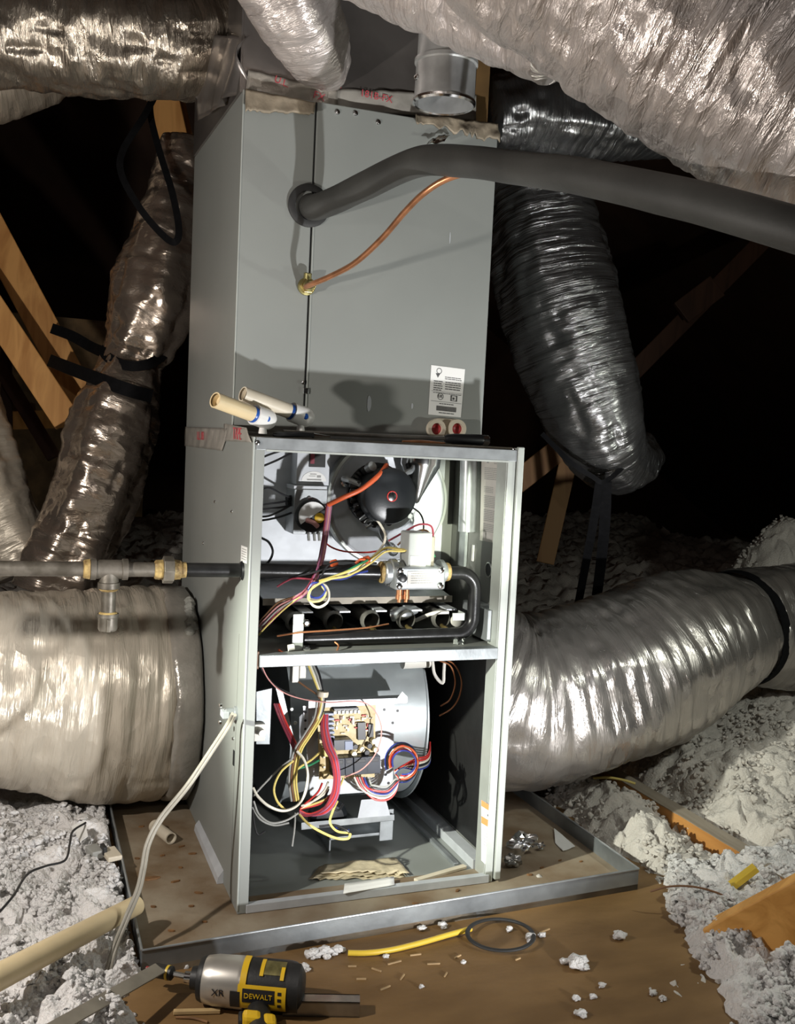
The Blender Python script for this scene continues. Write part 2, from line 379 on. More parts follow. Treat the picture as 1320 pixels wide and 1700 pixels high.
# ------------------------------------------------------------------ flexible ducts
def duct(name, label, pts, m, pitch=.04, ring=.003, wr=.004, lump=.008, nu=84, step=.006, seed=1, straight=None, group='insulated flexible ducts', squash=None):
    """pts: (world point, radius); a swept film sleeve with wire rings, wrinkles and sags"""
    P = [np.array(p, float) for p, _ in pts]; Rr = [r for _, r in pts]
    K = 14; C = crom(P, K); rr = [float(q[0]) for q in crom([np.array([r, 0, 0]) for r in Rr], K)]
    C = np.array(C); seg = np.linalg.norm(np.diff(C, axis=0), axis=1); s = np.concatenate([[0], np.cumsum(seg)])
    n = max(30, int(s[-1] / step)); S = np.linspace(0, s[-1], n)
    C = np.stack([np.interp(S, s, C[:, i]) for i in range(3)], 1); rr = np.interp(S, s, rr)
    N, B, T = frames([V(c) for c in C]); N = np.array([tuple(q) for q in N]); B = np.array([tuple(q) for q in B])
    k_ = n // 2; bk = C[k_] - C0; A = np.linspace(0, 2*np.pi, nu, endpoint=False) + np.arctan2(bk @ B[k_], bk @ N[k_])
    SS, AA = np.meshgrid(S, A, indexing='ij'); ca, sa = np.cos(AA), np.sin(AA)
    rad = rr[:, None] + np.zeros_like(AA)
    rx, ry = ca * 2.0, sa * 2.0
    d = vn(SS*5, rx*1.1, ry*1.1, seed) * lump
    d += -ring * np.abs(np.sin(np.pi * (SS / pitch + AA / (2*np.pi) * .35 + .12*vn(SS*9, rx, ry, seed+3)))) ** .7 * -1
    d += vn(SS*42, rx*1.4 + vn(SS*8, rx, ry, seed+9)*.8, ry*1.4, seed+1) * wr + vn(SS*90, rx*2.2, ry*2.2, seed+2) * wr * .45
    d -= np.maximum(0, vn(SS*22, rx*3.2, ry*3.2, seed+6) - .25) * wr * 2.2
    rad = rad + d
    P3 = C[:, None, :] + (N[:, None, :] * ca[..., None] + B[:, None, :] * sa[..., None]) * rad[..., None]
    mb = MB(); nn = n * (nu + 1)
    P3 = np.concatenate([P3, P3[:, :1]], axis=1)
    vs = P3.reshape(-1, 3); w_ = nu + 1
    i = np.arange(n - 1)[:, None] * w_ + np.arange(nu)[None, :]
    f = np.stack([i, i + 1, i + w_ + 1, i + w_], -1).reshape(-1, 4)
    mb.v = [tuple(q) for q in vs]; mb.f = [tuple(int(k) for k in q) for q in f]
    mb.f.append(tuple(range(nu - 1, -1, -1))); mb.f.append(tuple((n-1)*w_ + q for q in range(nu)))
    ang = np.linspace(0, 2*np.pi, w_)[None, :] * np.mean(rr)
    mb.uv = np.stack([np.broadcast_to(ang, (n, w_)), np.broadcast_to(S[:, None], (n, w_))], -1).reshape(-1, 2)
    root = thing(name, label, 'duct', C[0], group)
    o = obj('sleeve', mb, m, root, smooth=True, angle=0)
    return root, C, rr
def px(*L):
    return [(at(x, y, t=t), r * t / FPX) for x, y, t, r in L]
def ring_strap(name, c, ax, r, wid, m, parent=None, th=.003):
    c = V(c); ax = V(ax).normalized()
    mb = MB().lathe(c - ax * wid / 2, ax, [(0, r), (0, r + th), (wid, r + th), (wid, r), (0, r)], 48, caps=False)
    return obj(name, mb, m, parent, smooth=True)

# big return duct on the left side of the furnace, with its taped collar
d1, c1, r1 = duct('foil_duct', 'big crinkled silver duct joined to the left side of the furnace',
     [((-.012,.600,.255),.226),((-.07,.600,.255),.238),((-.16,.597,.26),.238),((-.27,.592,.268),.226),((-.42,.58,.285),.212),((-.62,.56,.31),.200),((-.85,.53,.325),.196),((-1.15,.5,.33),.196)],
     'foil_soft', .05, .003, .0045, .012, 120, .005, 11)
mb = MB(); K = 40
prof = [(0,.232),(-.008,.243),(-.05,.246),(-.062,.243),(-.062,.238),(-.004,.226)]
mb.lathe((-.004,.600,.255), (1,0,0), prof, 72, caps=False)
v = np.array(mb.v); an = np.arctan2(v[:,2]-.255, v[:,1]-.6)
k = 1 + .018*vn(np.cos(an)*5, np.sin(an)*5, v[:,0]*30, 4) + .008*vn(np.cos(an)*14, np.sin(an)*14, v[:,0]*60, 8)
v[:,1] = .6 + (v[:,1]-.6)*k; v[:,2] = .255 + (v[:,2]-.255)*k; v[:,0] += .006*vn(np.cos(an)*6, np.sin(an)*6, 0, 14) * (v[:,0] < -.03)
mb.v = [tuple(q) for q in v]
obj('tape_collar', mb, 'tape', d1, smooth=True, angle=0)
fb = MB()
for q in range(9):
    aa = 1.95 + .05*q; rr_ = .236 + .008*random.random()
    c = Vector((-.018 - .012*random.random(), .6 + math.cos(aa)*rr_, .255 + math.sin(aa)*rr_ + .004))
    fb.lathe(c - Vector((0,0,.012)), (0.2,0,1), [(0,.002),(.006,.010),(.014,.012),(.022,.007),(.026,.001)], 8)
obj('exposed_fiber', fb, 'fiberglass', d1, smooth=True)

duct('foil_duct', 'upright foil duct leaning behind the furnace at left, gathered by black straps',
     px((318,250,2.78,52),(300,330,2.75,58),(283,395,2.72,66),(262,480,2.7,78),(236,560,2.7,60),(220,600,2.7,50),(205,650,2.68,62),(185,720,2.66,72),(158,810,2.64,70),(122,900,2.62,68),(85,990,2.6,66)),
     'foil_warm', .06, .002, .005, .014, 84, .005, 21)
duct('foil_duct', 'dull foil duct end at the left edge above the big return duct',
     px((-330,330,2.95,74),(-190,480,2.85,76),(-90,640,2.75,74),(-45,760,2.72,70),(0,860,2.72,62),(40,950,2.72,56)), 'foil_soft', .05, .003, .004, .012, 64, .007, 31)
d4, c4, r4 = duct('foil_duct', 'shiny crumpled foil duct across the top left corner',
     px((-260,20,1.95,118),(-100,35,2.0,108),(40,45,2.03,98),(180,60,2.06,98),(290,66,2.09,97),(345,64,2.12,96),(372,60,2.14,92)),
     'foil_top', .045, .002, .0055, .012, 110, .004, 41)
duct('foil_duct', 'dim foil duct under the shiny one at the top left corner',
     px((-260,150,2.7,100),(-100,120,2.7,92),(0,105,2.75,88),(90,80,2.8,70)), 'foil_soft', .05, .003, .004, .01, 64, .008, 51)
duct('foil_duct', 'smooth silver duct coming down onto the front of the plenum',
     [(at(440,-90,t=1.72),.084),(at(465,-40,t=1.75),.082),(at(492,15,t=1.79),.076),(at(516,62,t=1.84),.066),(at(532,95,t=1.90),.054),(at(540,112,t=1.955),.046)],
     'foil_pink', .035, .002, .002, .006, 84, .005, 61)
duct('foil_duct', 'pale silver duct running along the top edge beside the vent pipe',
     px((440,-190,1.5,118),(560,-148,1.47,120),(690,-95,1.44,122),(800,-52,1.42,122),(900,-10,1.40,120),(960,30,1.38,110)), 'foil_pink', .04, .002, .003, .008, 96, .005, 71)
d8, c8, r8 = duct('foil_duct', 'largest silver duct filling the top right corner',
     px((800,-260,1.29,190),(905,-170,1.28,222),(1038,-87,1.27,232),(1238,33,1.25,236),(1438,160,1.22,240),(1600,260,1.20,240)), 'foil_pink', .042, .003, .004, .010, 130, .004, 81)
duct('foil_duct', 'dark shiny foil duct behind the black hose right of the plenum',
     px((812,190,2.42,54),(880,182,2.45,62),(960,190,2.5,64),(1050,200,2.6,60),(1140,205,2.75,50)), 'foil_dark', .03, .004, .004, .008, 72, .005, 91)
d10, c10, r10 = duct('foil_duct', 'dark foil duct hanging down right of the grey coil cabinet',
     px((872,200,2.62,74),(888,290,2.6,82),(905,380,2.58,90),(928,490,2.55,98),(958,600,2.55,92),(986,690,2.56,80),(1008,745,2.64,66),(1036,765,2.80,52),(1060,760,3.05,40)), 'foil_dark', .021, .0016, .0042, .010, 96, .004, 101)
d11, c11, r11 = duct('foil_duct', 'thick foil duct leaving the right side of the furnace over the insulation',
     [((.548,.42,.30),.19),((.61,.43,.295),.197)] + px((850,1166,2.44,138),(950,1150,2.48,138),(1050,1112,2.55,134),(1125,1076,2.62,124),(1180,1056,2.68,106),(1206,1048,2.72,92)), 'foil', .042, .005, .0035, .012, 120, .005, 111)
d12, c12, r12 = duct('foil_duct', 'foil duct continuing past a dark band at the right edge',
     px((1208,1047,2.73,88),(1245,1040,2.78,96),(1320,1036,2.86,100),(1420,1040,2.95,104),(1540,1050,3.05,104)), 'foil', .05, .005, .003, .012, 96, .006, 121)
# straps round the ducts
def band_at(C, rr, i, name, label, wid=.02, extra=.008, m='strap', tilt=(0,0,0)):
    ax = V(C[min(i+2, len(C)-1)]) - V(C[max(i-2, 0)]); ax.normalize(); ax += Vector(tilt)
    o = ring_strap(name, C[i], ax, rr[i] + extra, wid, m); return tag(o, label, 'strap')
band_at(c12, r12, 6, 'duct_strap', 'black band where two foil ducts meet at right', .03, .006)
def ribbon(name, label, pts, wid, m='strap', k=8, side=None, th=.0015, flat=None):
    C = [V(p) for p in crom(pts, k)]; N, B, T = frames(C); mb = MB(); vs = []; fs = []
    for i, c in enumerate(C):
        sd = (V(side).normalized() if side is not None else T[i].cross(vw - c).normalized()) * wid / 2
        nn = T[i].cross(sd).normalized() * th
        vs += [c - sd - nn, c + sd - nn, c + sd + nn, c - sd + nn]
    for i in range(len(C) - 1):
        for q in range(4): fs.append((i*4+q, i*4+(q+1)%4, (i+1)*4+(q+1)%4, (i+1)*4+q))
    fs += [(3,2,1,0), tuple((len(C)-1)*4+q for q in range(4))]
    mb.add(vs, fs); o = obj(name, mb, m, None, smooth=True, angle=50)
    return tag(o, label, 'strap')
ribbon('hanging_strap', 'black webbing strap hanging in a loop before the wooden post',
       [at(262,150,t=2.50), at(238,195,t=2.45), at(204,250,t=2.42), at(202,290,t=2.40), at(232,345,t=2.38), at(268,388,t=2.37), at(290,402,t=2.36), at(297,380,t=2.37), at(286,320,t=2.40), at(266,255,t=2.45), at(250,190,t=2.5), at(252,150,t=2.52)], .016)
ribbon('duct_strap', 'upper black strap gathering the leaning left duct', [at(168,575,t=2.70), at(178,592,t=2.63), at(200,604,t=2.60), at(225,608,t=2.59), at(250,603,t=2.61), at(268,592,t=2.66), at(276,580,t=2.7)], .026)
ribbon('duct_strap', 'lower black strap pulled from the orange brace across the leaning left duct', [at(82,598,t=2.80), at(120,613,t=2.68), at(170,632,t=2.58), at(215,648,t=2.56), at(252,658,t=2.62)], .034)
ribbon('duct_strap', 'loose black strap running up behind the orange braces', [at(86,545,t=2.95), at(120,558,t=2.9), at(150,575,t=2.85), at(172,585,t=2.72)], .03)
ribbon('duct_strap', 'thin black tie under the belly of the dark hanging duct', [at(900,720,t=2.50), at(945,765,t=2.46), at(985,792,t=2.46), at(1003,800,t=2.47), at(1035,775,t=2.55), at(1072,738,t=2.66)], .012)
ribbon('hanging_strap', 'left of two black straps dropping behind the thick right duct', [at(996,800,t=2.48), at(985,870,t=2.62), at(970,950,t=2.78), at(955,1030,t=2.9)], .022)
ribbon('hanging_strap', 'right of two black straps dropping behind the thick right duct', [at(1006,800,t=2.48), at(1004,870,t=2.62), at(996,950,t=2.78), at(985,1030,t=2.9)], .028)

# ------------------------------------------------------------------ loose-fill insulation
def bill(x, y, z, s): return np.sqrt(np.abs(vn(x, y, z, s)) + .02) * 2 - 1
def g(x, y, cx, cy, sx, sy=None): return np.exp(-((x-cx)/sx)**2 - ((y-cy)/(sy or sx))**2)
def fluffy(name, label, x0, x1, y0, y1, step, hfun, m, amp=1.0, clumps=0, seed=0, cut=-.03, region=None, cr=(.010,.026), ico=2):
    nx = int((x1-x0)/step); ny = int((y1-y0)/step)
    X, Y = np.meshgrid(np.linspace(x0,x1,nx), np.linspace(y0,y1,ny), indexing='ij')
    H = hfun(X, Y)
    def det(X, Y):
        wx = X + .012*vn(X*24, Y*24, 1.1, seed+21); wy = Y + .012*vn(X*24, Y*24, 6.1, seed+22)
        n1 = vn(X*7, Y*7, .3, seed) * .010 + bill(wx*10, wy*10, 4.3, seed+6) * .013 + bill(wx*20, wy*20, .3, seed) * .014 + bill(wx*37+3, wy*37, 1.7, seed+1) * .0085 + bill(wx*78, wy*78+5, 2.2, seed+2) * .0052 + vn(X*150, Y*150, 3.1, seed+3) * .0028
        return n1 * amp * 1.25
    Z = H + det(X, Y)
    X2 = X + vn(X*33, Y*33, 5, seed+4) * .010 * amp + vn(X*70, Y*70, 5, seed+7) * .004 * amp; Y2 = Y + vn(X*33, Y*33, 9, seed+5) * .010 * amp + vn(X*70, Y*70, 8, seed+8) * .004 * amp
    keep = Z > cut
    vs = np.stack([X2, Y2, np.maximum(Z, cut - .02)], -1).reshape(-1, 3)
    i = np.arange(nx-1)[:, None]*ny + np.arange(ny-1)[None, :]
    kk = keep[:-1,:-1] | keep[1:,:-1] | keep[:-1,1:] | keep[1:,1:]
    f = np.stack([i, i+ny, i+ny+1, i+1], -1)[kk]
    mb = MB(); mb.v = [tuple(q) for q in vs]; mb.f = [tuple(int(k) for k in q) for q in f]
    if clumps:
        bv, bf = ICO[1]; rng = np.random.default_rng(seed + 50); VS = []; FS = []; base = len(mb.v); made = 0
        n_ = clumps * 9
        x = rng.uniform(x0, x1, n_ * 8); y = rng.uniform(y0, y1, n_ * 8)
        q_ = (np.stack([x, y, hfun(x, y)], 1) - C0) @ MC; sx_ = 660 - FPX*q_[:,0]/q_[:,2]; sy_ = 850 + FPX*q_[:,1]/q_[:,2]
        pick = (vn(x*16, y*16, 2.0, seed + 11) > -.12) & (hfun(x, y) + det(x, y) > cut + .002) & (sx_ > -200) & (sx_ < 1520) & (sy_ > 800) & (sy_ < 1850)
        x, y = x[pick][:n_], y[pick][:n_]; z = hfun(x, y) + det(x, y) + .010 * np.maximum(0, vn(x*16, y*16, 2.0, seed + 11)) * amp
        r = rng.uniform(cr[0], cr[1], len(x)) * np.where(rng.random(len(x)) < .1, 1.5, 1.0)
        for q in range(len(x)):
            o = rng.uniform(0, 50, 3); k = .8 + .5 * vn(bv[:,0]*1.4+o[0], bv[:,1]*1.4+o[1], bv[:,2]*1.4+o[2], 1)
            sc = np.array([rng.uniform(.6,1.5), rng.uniform(.6,1.5), rng.uniform(.6,1.1)]) * r[q]
            VS.append(bv * k[:, None] * sc + np.array([x[q], y[q], z[q]])); FS.append(bf + base + made * len(bv)); made += 1
        if VS:
            mb.v += [tuple(q) for q in np.concatenate(VS)]; mb.f += [tuple(int(k) for k in q) for q in np.concatenate(FS)]
    o = obj(name, mb, m, None, smooth=True, angle=0)
    o['kind'] = 'stuff'; tag(o, label, 'insulation'); return o
import bmesh
ICO = {}
for q in (1, 2):
    bm = bmesh.new(); bmesh.ops.create_icosphere(bm, subdivisions=q + 1, radius=1)
    bm.verts.ensure_lookup_table(); ICO[q] = (np.array([tuple(v.co) for v in bm.verts]), np.array([[v.index for v in f.verts] for f in bm.faces])); bm.free()
def h_left(x, y):
    e = np.clip((-.184 + .004*vn(y*7, x*0, 0, 3) - x) / .014, 0, 1)               # edge beside the pan and the bare deck
    e = np.where(y < -.17, np.clip((-.165 + .05*vn(y*9, x*0, 0, 5) + (y + .17) * .25 - x) / .09, 0, 1), e)
    e = e * e * (3 - 2 * e)
    h = .010 + .022*vn(x*3.1, y*3.1, 0, 8) + .04*g(x,y,-.62,.1,.3) - .012*g(x,y,-.33,.22,.10)
    return FZ - .03 + (h + .055) * e
fluffy('loose_insulation', 'white fluffy loose insulation on the deck left of the drain pan', -1.25, -.10, -.95, .75, .0046, h_left, 'fluff', 1.0, 700, 1, FZ - .005, cr=(.0025,.0075))
def h_right(x, y):
    bx = np.where(y < -.10, .80 + (y + .10) * .42, .802) + np.where(y < -.10, .04, .006)*vn(y*8, x*0, 0, 13)
    e = np.clip((x - bx) / .12, 0, 1); e = e * e * (3 - 2*e)
    e = e * np.clip((y + .20 + .05*vn(x*7, y*0, 0, 19)) / .10, 0, 1)
    h = .012 + .03*vn(x*3.3, y*3.3, 0, 18) + .05*g(x,y,.95,.25,.12,.25) + .02*g(x,y,.92,-.42,.15)
    h = h + .16 * np.clip((x - 1.11) / .45, 0, 1) ** .8 * np.clip((y + .12) / .35, 0, 1) + .05 * np.clip((x-1.5)/.6, 0, 1)
    h = h - .035 * g(x, y, 1.045, .1, .05, .6) - .05 * g(x, y, 1.14, .25, .06, .35) - .05*g(x,y,.98,-.10,.12,.05)
    h = h + .43*g(x, y, pm[0], pm[1], .26, .22)
    return FZ - .03 + (h + .05) * e
pm = at(1300,960,t=3.25)
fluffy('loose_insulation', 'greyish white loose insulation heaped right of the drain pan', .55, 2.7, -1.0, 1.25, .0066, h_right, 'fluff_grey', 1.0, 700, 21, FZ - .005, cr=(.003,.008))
def h_front(x, y):
    bx = .80 + (y + .10) * .42 + .035*vn(y*11, x*0, 0, 33)
    e = np.clip((x - bx + .01) / .07, 0, 1) * np.clip((.0 - y + .05*vn(x*9, y*0, 0, 4)) / .1, 0, 1) * np.clip((1.75 - x) / .1, 0, 1); e = e*e*(3-2*e)
    return FZ - .04 + (.075 + .03*vn(x*5, y*5, 0, 38)) * e
fluffy('loose_insulation', 'white fluffy insulation clumps spilling onto the deck at bottom right', .55, 1.75, -.95, .05, .0052, h_front, 'fluff', 1.1, 560, 61, FZ - .004, cr=(.003,.0085))
def h_back(x, y):
    h = .22 + .05*vn(x*1.7, y*1.7, 0, 41) + .05*np.clip(y-1.2, 0, 3)
    h = h * np.clip((y - .62) / .5, 0, 1) - .03
    return h + .15*g(x,y,2.6,1.6,.6)
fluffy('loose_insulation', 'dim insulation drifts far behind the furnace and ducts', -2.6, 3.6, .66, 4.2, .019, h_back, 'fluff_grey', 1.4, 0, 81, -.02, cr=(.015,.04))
def tuft(name, label, c, r, seed, m='fluff', group=None, flat=.6):
    bv, bf = ICO[2]; rng = np.random.default_rng(seed); mb = MB()
    for q in range(4):
        o = rng.uniform(0, 50, 3); k = 1 + .45*vn(bv[:,0]*1.6+o[0], bv[:,1]*1.6+o[1], bv[:,2]*1.6+o[2], 1) + .25*vn(bv[:,0]*3.5+o[1], bv[:,1]*3.5+o[2], bv[:,2]*3.5+o[0], 2)
        off = np.array([rng.uniform(-1,1), rng.uniform(-1,1), 0]) * r * (.9 if q else 0)
        rr_ = r * (1 if q == 0 else rng.uniform(.35,.7))
        vs = bv * k[:, None] * np.array([rr_, rr_*.8, rr_*flat]) + np.array([c[0], c[1], c[2]]) + off
        vs[:, 2] += c[2] - vs[:, 2].min()
        mb.add(vs, [tuple(int(i) for i in f) for f in bf])
    return tag(obj(name, mb, m, None, smooth=True, angle=0), label, 'insulation', group)
W, D, H = .525, .727, .86
def textm(name, s, size, mat_, loc, xdir, updir, parent, ext=.0003, align='CENTER'):
    cu = bpy.data.curves.new(name, 'FONT'); cu.body = s; cu.size = size; cu.extrude = ext; cu.align_x = align; cu.align_y = 'CENTER'; cu.resolution_u = 2
    t = bpy.data.objects.new('tmp', cu); COL.objects.link(t); bpy.context.view_layer.update()
    me = bpy.data.meshes.new_from_object(t.evaluated_get(bpy.context.evaluated_depsgraph_get()))
    bpy.data.objects.remove(t); me.name = name
    x = V(xdir).normalized(); u = V(updir); z = x.cross(u).normalized(); u = z.cross(x)
    mx = Matrix((x, u, z)).transposed().to_4x4(); mx.translation = V(loc); me.transform(mx)
    me.materials.clear(); me.materials.append(M[mat_])
    o = bpy.data.objects.new(name, me); COL.objects.link(o)
    if parent is not None: adopt(o, parent)
    return o
def screw(parent, c, ax, r=.004, m='chrome', name='screw'):
    return obj(name, MB().lathe(V(c), ax, [(0, r*1.3), (.001, r*1.3), (.0012, r), (.003, r*.9), (.0036, r*.4)], 10), m, parent, smooth=True)

# ------------------------------------------------------------------ plenum above the coil
pl = thing('supply_plenum', 'foil faced duct board plenum with red printed tape above the coil', 'plenum', (.23, .45, 1.5))
obj('front_face', MB().box((.0,.205,1.50),(.452,.216,2.25)), 'plenum_foil', pl)
obj('side_face', MB().box((-.004,.206,1.50),(.006,.72,2.25)), 'plenum_foil', pl)
obj('side_face', MB().box((.447,.216,1.50),(.455,.72,2.25)), 'kraft', pl)
obj('back_face', MB().box((0,.712,1.50),(.455,.72,2.25)), 'plenum_foil', pl)
obj('kraft_board', MB().box((.455,.24,1.50),(.525,.25,2.25)), 'kraft', pl)
def on(px_, py_, y, dy=0): p = at(px_, py_, y=y); return (p[0], p[1] + dy, p[2])
obj('tape_strip', MB().sheet([on(408,150,.202), on(560,182,.202), on(560,150,.202), on(412,115,.202)], 26, 8, .003, 40, .0012, 5), 'tape', pl, smooth=True, angle=0)
obj('tape_strip', MB().sheet([on(540,180,.203), on(790,200,.203), on(790,158,.203), on(545,146,.203)], 36, 8, .003, 36, .0012, 9), 'tape_clear', pl, smooth=True, angle=0)
for s, x, y, sz, rot in (('181B-FX', 625, 160, .019, (1,0,-.05)), ('8-12', 555, 142, .016, (1,0,.15)), ('FX', 530, 160, .020, (1,0,-.2)), ('U.L.', 468, 136, .018, (1,0,-.25))):
    p = on(x, y, .1985); textm('printed_letters', s, sz, 'ink_red', p, rot, (0,0,1), pl)
obj('insulation_strip', MB().sheet([on(407,185,.176), on(520,190,.176), on(523,172,.180), on(407,150,.180)], 30, 8, .003, 40, .006, 3, edge=.003), 'dull_strip', pl, smooth=True, angle=0)
obj('insulation_strip', MB().sheet([on(690,202,.180), on(828,236,.180), on(826,206,.182), on(690,190,.182)], 34, 8, .005, 45, .004, 13, edge=.008), 'foil_strip' if 'foil_strip' in M else 'dull_strip', pl, smooth=True, angle=0)
obj('foil_flap', MB().sheet([on(708,238,.165), on(738,236,.165), on(748,222,.178), on(716,228,.178)], 12, 6, .006, 70, .001, 23), 'chrome', pl, smooth=True, angle=0)
obj('tape_strip', MB().sheet([on(330,200,.45), on(404,150,.2), on(404,60,.2), on(330,60,.45)], 30, 18, .016, 22, .002, 33), 'plenum_foil', pl, smooth=True, angle=0)

# galvanised vent pipe hanging open in front of the plenum
vp = thing('vent_pipe', 'open ended galvanised metal vent pipe hanging at the top', 'pipe', at(738,176,t=1.68))
e = V(at(737,174,t=1.68)); top = e + Vector((.004, 0, .34)); ax = (top - e).normalized(); L = (top - e).length
obj('pipe_wall', MB().lathe(e, ax, [(.0,.0485),(.0,.0505),(.006,.0515),(.010,.0500),(.062,.0495),(.064,.0525),(.070,.0525),(.072,.0485),(L,.0485),(L,.047),(.0,.0475),(.0,.0485)], 56, caps=False), 'pipe_vent', vp, smooth=True)
obj('rolled_rim', MB().lathe(e, ax, [(.0,.0475),(-.002,.0495),(.001,.0525),(.005,.0525),(.007,.050)], 56, caps=False), 'chrome', vp, smooth=True)
obj('damper_plate', MB().lathe(e + ax*.11, ax + Vector((.25,-.25,0)), [(0,.046),(.002,.046)], 40), 'galv_white', vp)
obj('seam', MB().box((-.0015,-.0015,.0),(.0015,.0015,L)), 'chrome', vp)
so = [o for o in vp.children if o.name.startswith('seam')][0]
so.data.transform(Matrix.Translation(e + (V(C0) - e).cross(ax).normalized() * -.0485) @ ax.to_track_quat('Z','Y').to_matrix().to_4x4())
screw(vp, V(at(692,128,t=1.66)), (-1,-.4,0), .004)

# ------------------------------------------------------------------ evaporator coil cabinet
YC = .188; ZT = 1.50; ZB = H + .004
cc = thing('coil_cabinet', 'tall grey sheet metal coil cabinet standing on the furnace', 'cabinet', (.26, .45, ZB))
obj('side_panel', MB().box((0,YC+.004,ZB),(.004,D,ZT)), 'paint', cc, bevel=.001)
obj('side_panel', MB().box((W-.004,YC+.004,ZB),(W,D,ZT)), 'paint', cc, bevel=.001)
obj('back_panel', MB().box((.004,D-.004,ZB),(W-.004,D,ZT)), 'paint', cc)
obj('front_panel', MB().box((.0,YC,ZB),(.139,YC+.010,ZT)), 'paint', cc, bevel=.0016)
obj('front_panel', MB().box((.1425,YC-.002,ZB),(W,YC+.010,ZT)), 'paint', cc, bevel=.0016)
obj('corner_edge', MB().box((-.0012,YC-.0012,ZB),(.0016,YC+.003,ZT)), 'edge', cc, bevel=.0008)  # bent edge; its paler colour paints the highlight running along it
obj('seam_strip', MB().box((.1385,YC+.004,ZB),(.143,YC+.009,ZT)), 'black_plastic', cc)
obj('seam_edge', MB().box((.1425,YC-.0035,ZB),(.1445,YC-.002,1.285)), 'edge', cc)
h = V(on(512,342,YC)); hl = MB().lathe(h, (0,-1,0), [(-.004,.040),(.006,.041),(.009,.037),(.009,.028),(-.004,.028)], 40, caps=False)
obj('grommet', hl, 'rubber', cc, smooth=True)
f = V(on(508,476,YC-.003))
obj('line_fitting', MB().lathe(f, (0,-1,0), [(0,.017),(.006,.017),(.008,.012),(.022,.011),(.024,.008),(.034,.0075)], 20), 'brass_old', cc, smooth=True)
obj('fitting_nut', MB().lathe(f + Vector((0,-.008,0)), (0,-1,0), [(0,.015),(.011,.015)], 6), 'brass', cc, bevel=.001)
obj('valve_cap', MB().lathe(f + Vector((-.001,-.012,.012)), (0,-.2,1), [(0,.008),(.012,.008),(.013,.005)], 12), 'brass_old', cc, smooth=True)
obj('latch', MB().box((.136,YC-.006,.945),(.146,YC-.001,.957)), 'chrome', cc, bevel=.001)
screw(cc, on(503,635,YC-.003), (0,-1,0), .003)
for q in ((590,188), (560,186), (628,203)): screw(cc, on(*q, YC-.002), (0,-1,0), .004)
# rating label on the coil
def label_plate(parent, name, quad, m, th=.0006):
    a, b, c, d = [V(q) for q in quad]; n = (b - a).cross(d - a).normalized() * th
    if n.dot(vw - a) < 0: n = -n
    return obj(name, MB().hexa([a, b, c, d], [a+n, b+n, c+n, d+n]), m, parent, bevel=0), (a + n, b - a, d - a, n)
def bars(parent, name, fr, rects, m, th=.0003):
    """printed marks on a label: rects (u0,v0,u1,v1) in label units, v down from the top"""
    o, ux, vx, n = fr; nn = n.normalized() * th; mb = MB()
    for u0, v0, u1, v1 in rects:
        q = [o + ux*u0 + vx*v1, o + ux*u1 + vx*v1, o + ux*u1 + vx*v0, o + ux*u0 + vx*v0]
        mb.hexa([p + nn*.2 for p in q], [p + nn for p in q])
    return obj(name, mb, m, parent)
def textrows(rows, u0, u1, seed, hgt=.012, gap=.012):
    rng = random.Random(seed); out = []
    for v in rows:
        u = u0
        while u < u1 - .02:
            wd = rng.uniform(.04, .13); out.append((u, v, min(u + wd, u1), v + hgt)); u += wd + gap
    return out
lb, fr = label_plate(cc, 'rating_label', [on(716,606,YC-.0025), on(772,613,YC-.0025), on(765,693,YC-.0025), on(711,688,YC-.0025)], 'paper_white')
bars(lb, 'printed_lines', fr, textrows((.20,.235), .42, .92, 1, .016) + textrows((.30,.345,.39,.435,.475), .10, .36, 2, .02) + textrows((.30,.345,.39,.435), .44, .90, 3, .02) + [(.05,.51,.95,.516), (.05,.71,.95,.718)] + textrows((.535,), .1,.95, 8,.014) + textrows((.745,), .3,.75,4,.018) + textrows((.93,), .3,.75,5,.018), 'print')
bars(lb, 'barcode', fr, [(.22 + .013*i, .80, .22 + .013*i + (.004 + .006*((i*7)%3)/2), .90) for i in range(46)], 'print')
def mark(parent, name, fr, cu, cv, r, n, m, ring=0, sy=1.0, a0=0):
    o, ux, vx, nn = fr; n1 = nn.normalized()*.0003; s = ux.length; ex = ux.normalized(); ey = vx.normalized(); c = o + ux*cu + vx*cv
    mb = MB(); out = [c + (ex*math.cos(a0+2*math.pi*i/n) + ey*math.sin(a0+2*math.pi*i/n)*sy)*r for i in range(n)]
    if ring:
        inn = [c + (p - c)*ring for p in out]; m_ = n
        mb.add([p + n1 for p in out] + [p + n1 for p in inn], [(i, (i+1)%n, n+(i+1)%n, n+i) for i in range(n)])
    else: mb.add([p + n1 for p in out] + [p + n1*.1 for p in out], [tuple(range(n))] + [(i, (i+1)%n, n+(i+1)%n, n+i) for i in range(n)])
    return obj(name, mb, m, parent)
mark(lb, 'printed_mark', fr, .24, .10, .006, 20, 'print', .78); mark(lb, 'printed_arrow', fr, .21, .18, .006, 3, 'print', 0, 1, math.pi/2)
mark(lb, 'printed_mark', fr, .32, .61, .007, 20, 'print', .82)
ul = textm('printed_letters', 'UL', .009, 'print', fr[0] + fr[1]*.32 + fr[2]*.61 + fr[3]*1.2, fr[1], -fr[2], lb)
bars(lb, 'certification_mark', fr, [(.62,.56,.82,.575), (.62,.56,.66,.68), (.62,.665,.82,.68), (.78,.56,.82,.68), (.68,.60,.74,.65)], 'print')
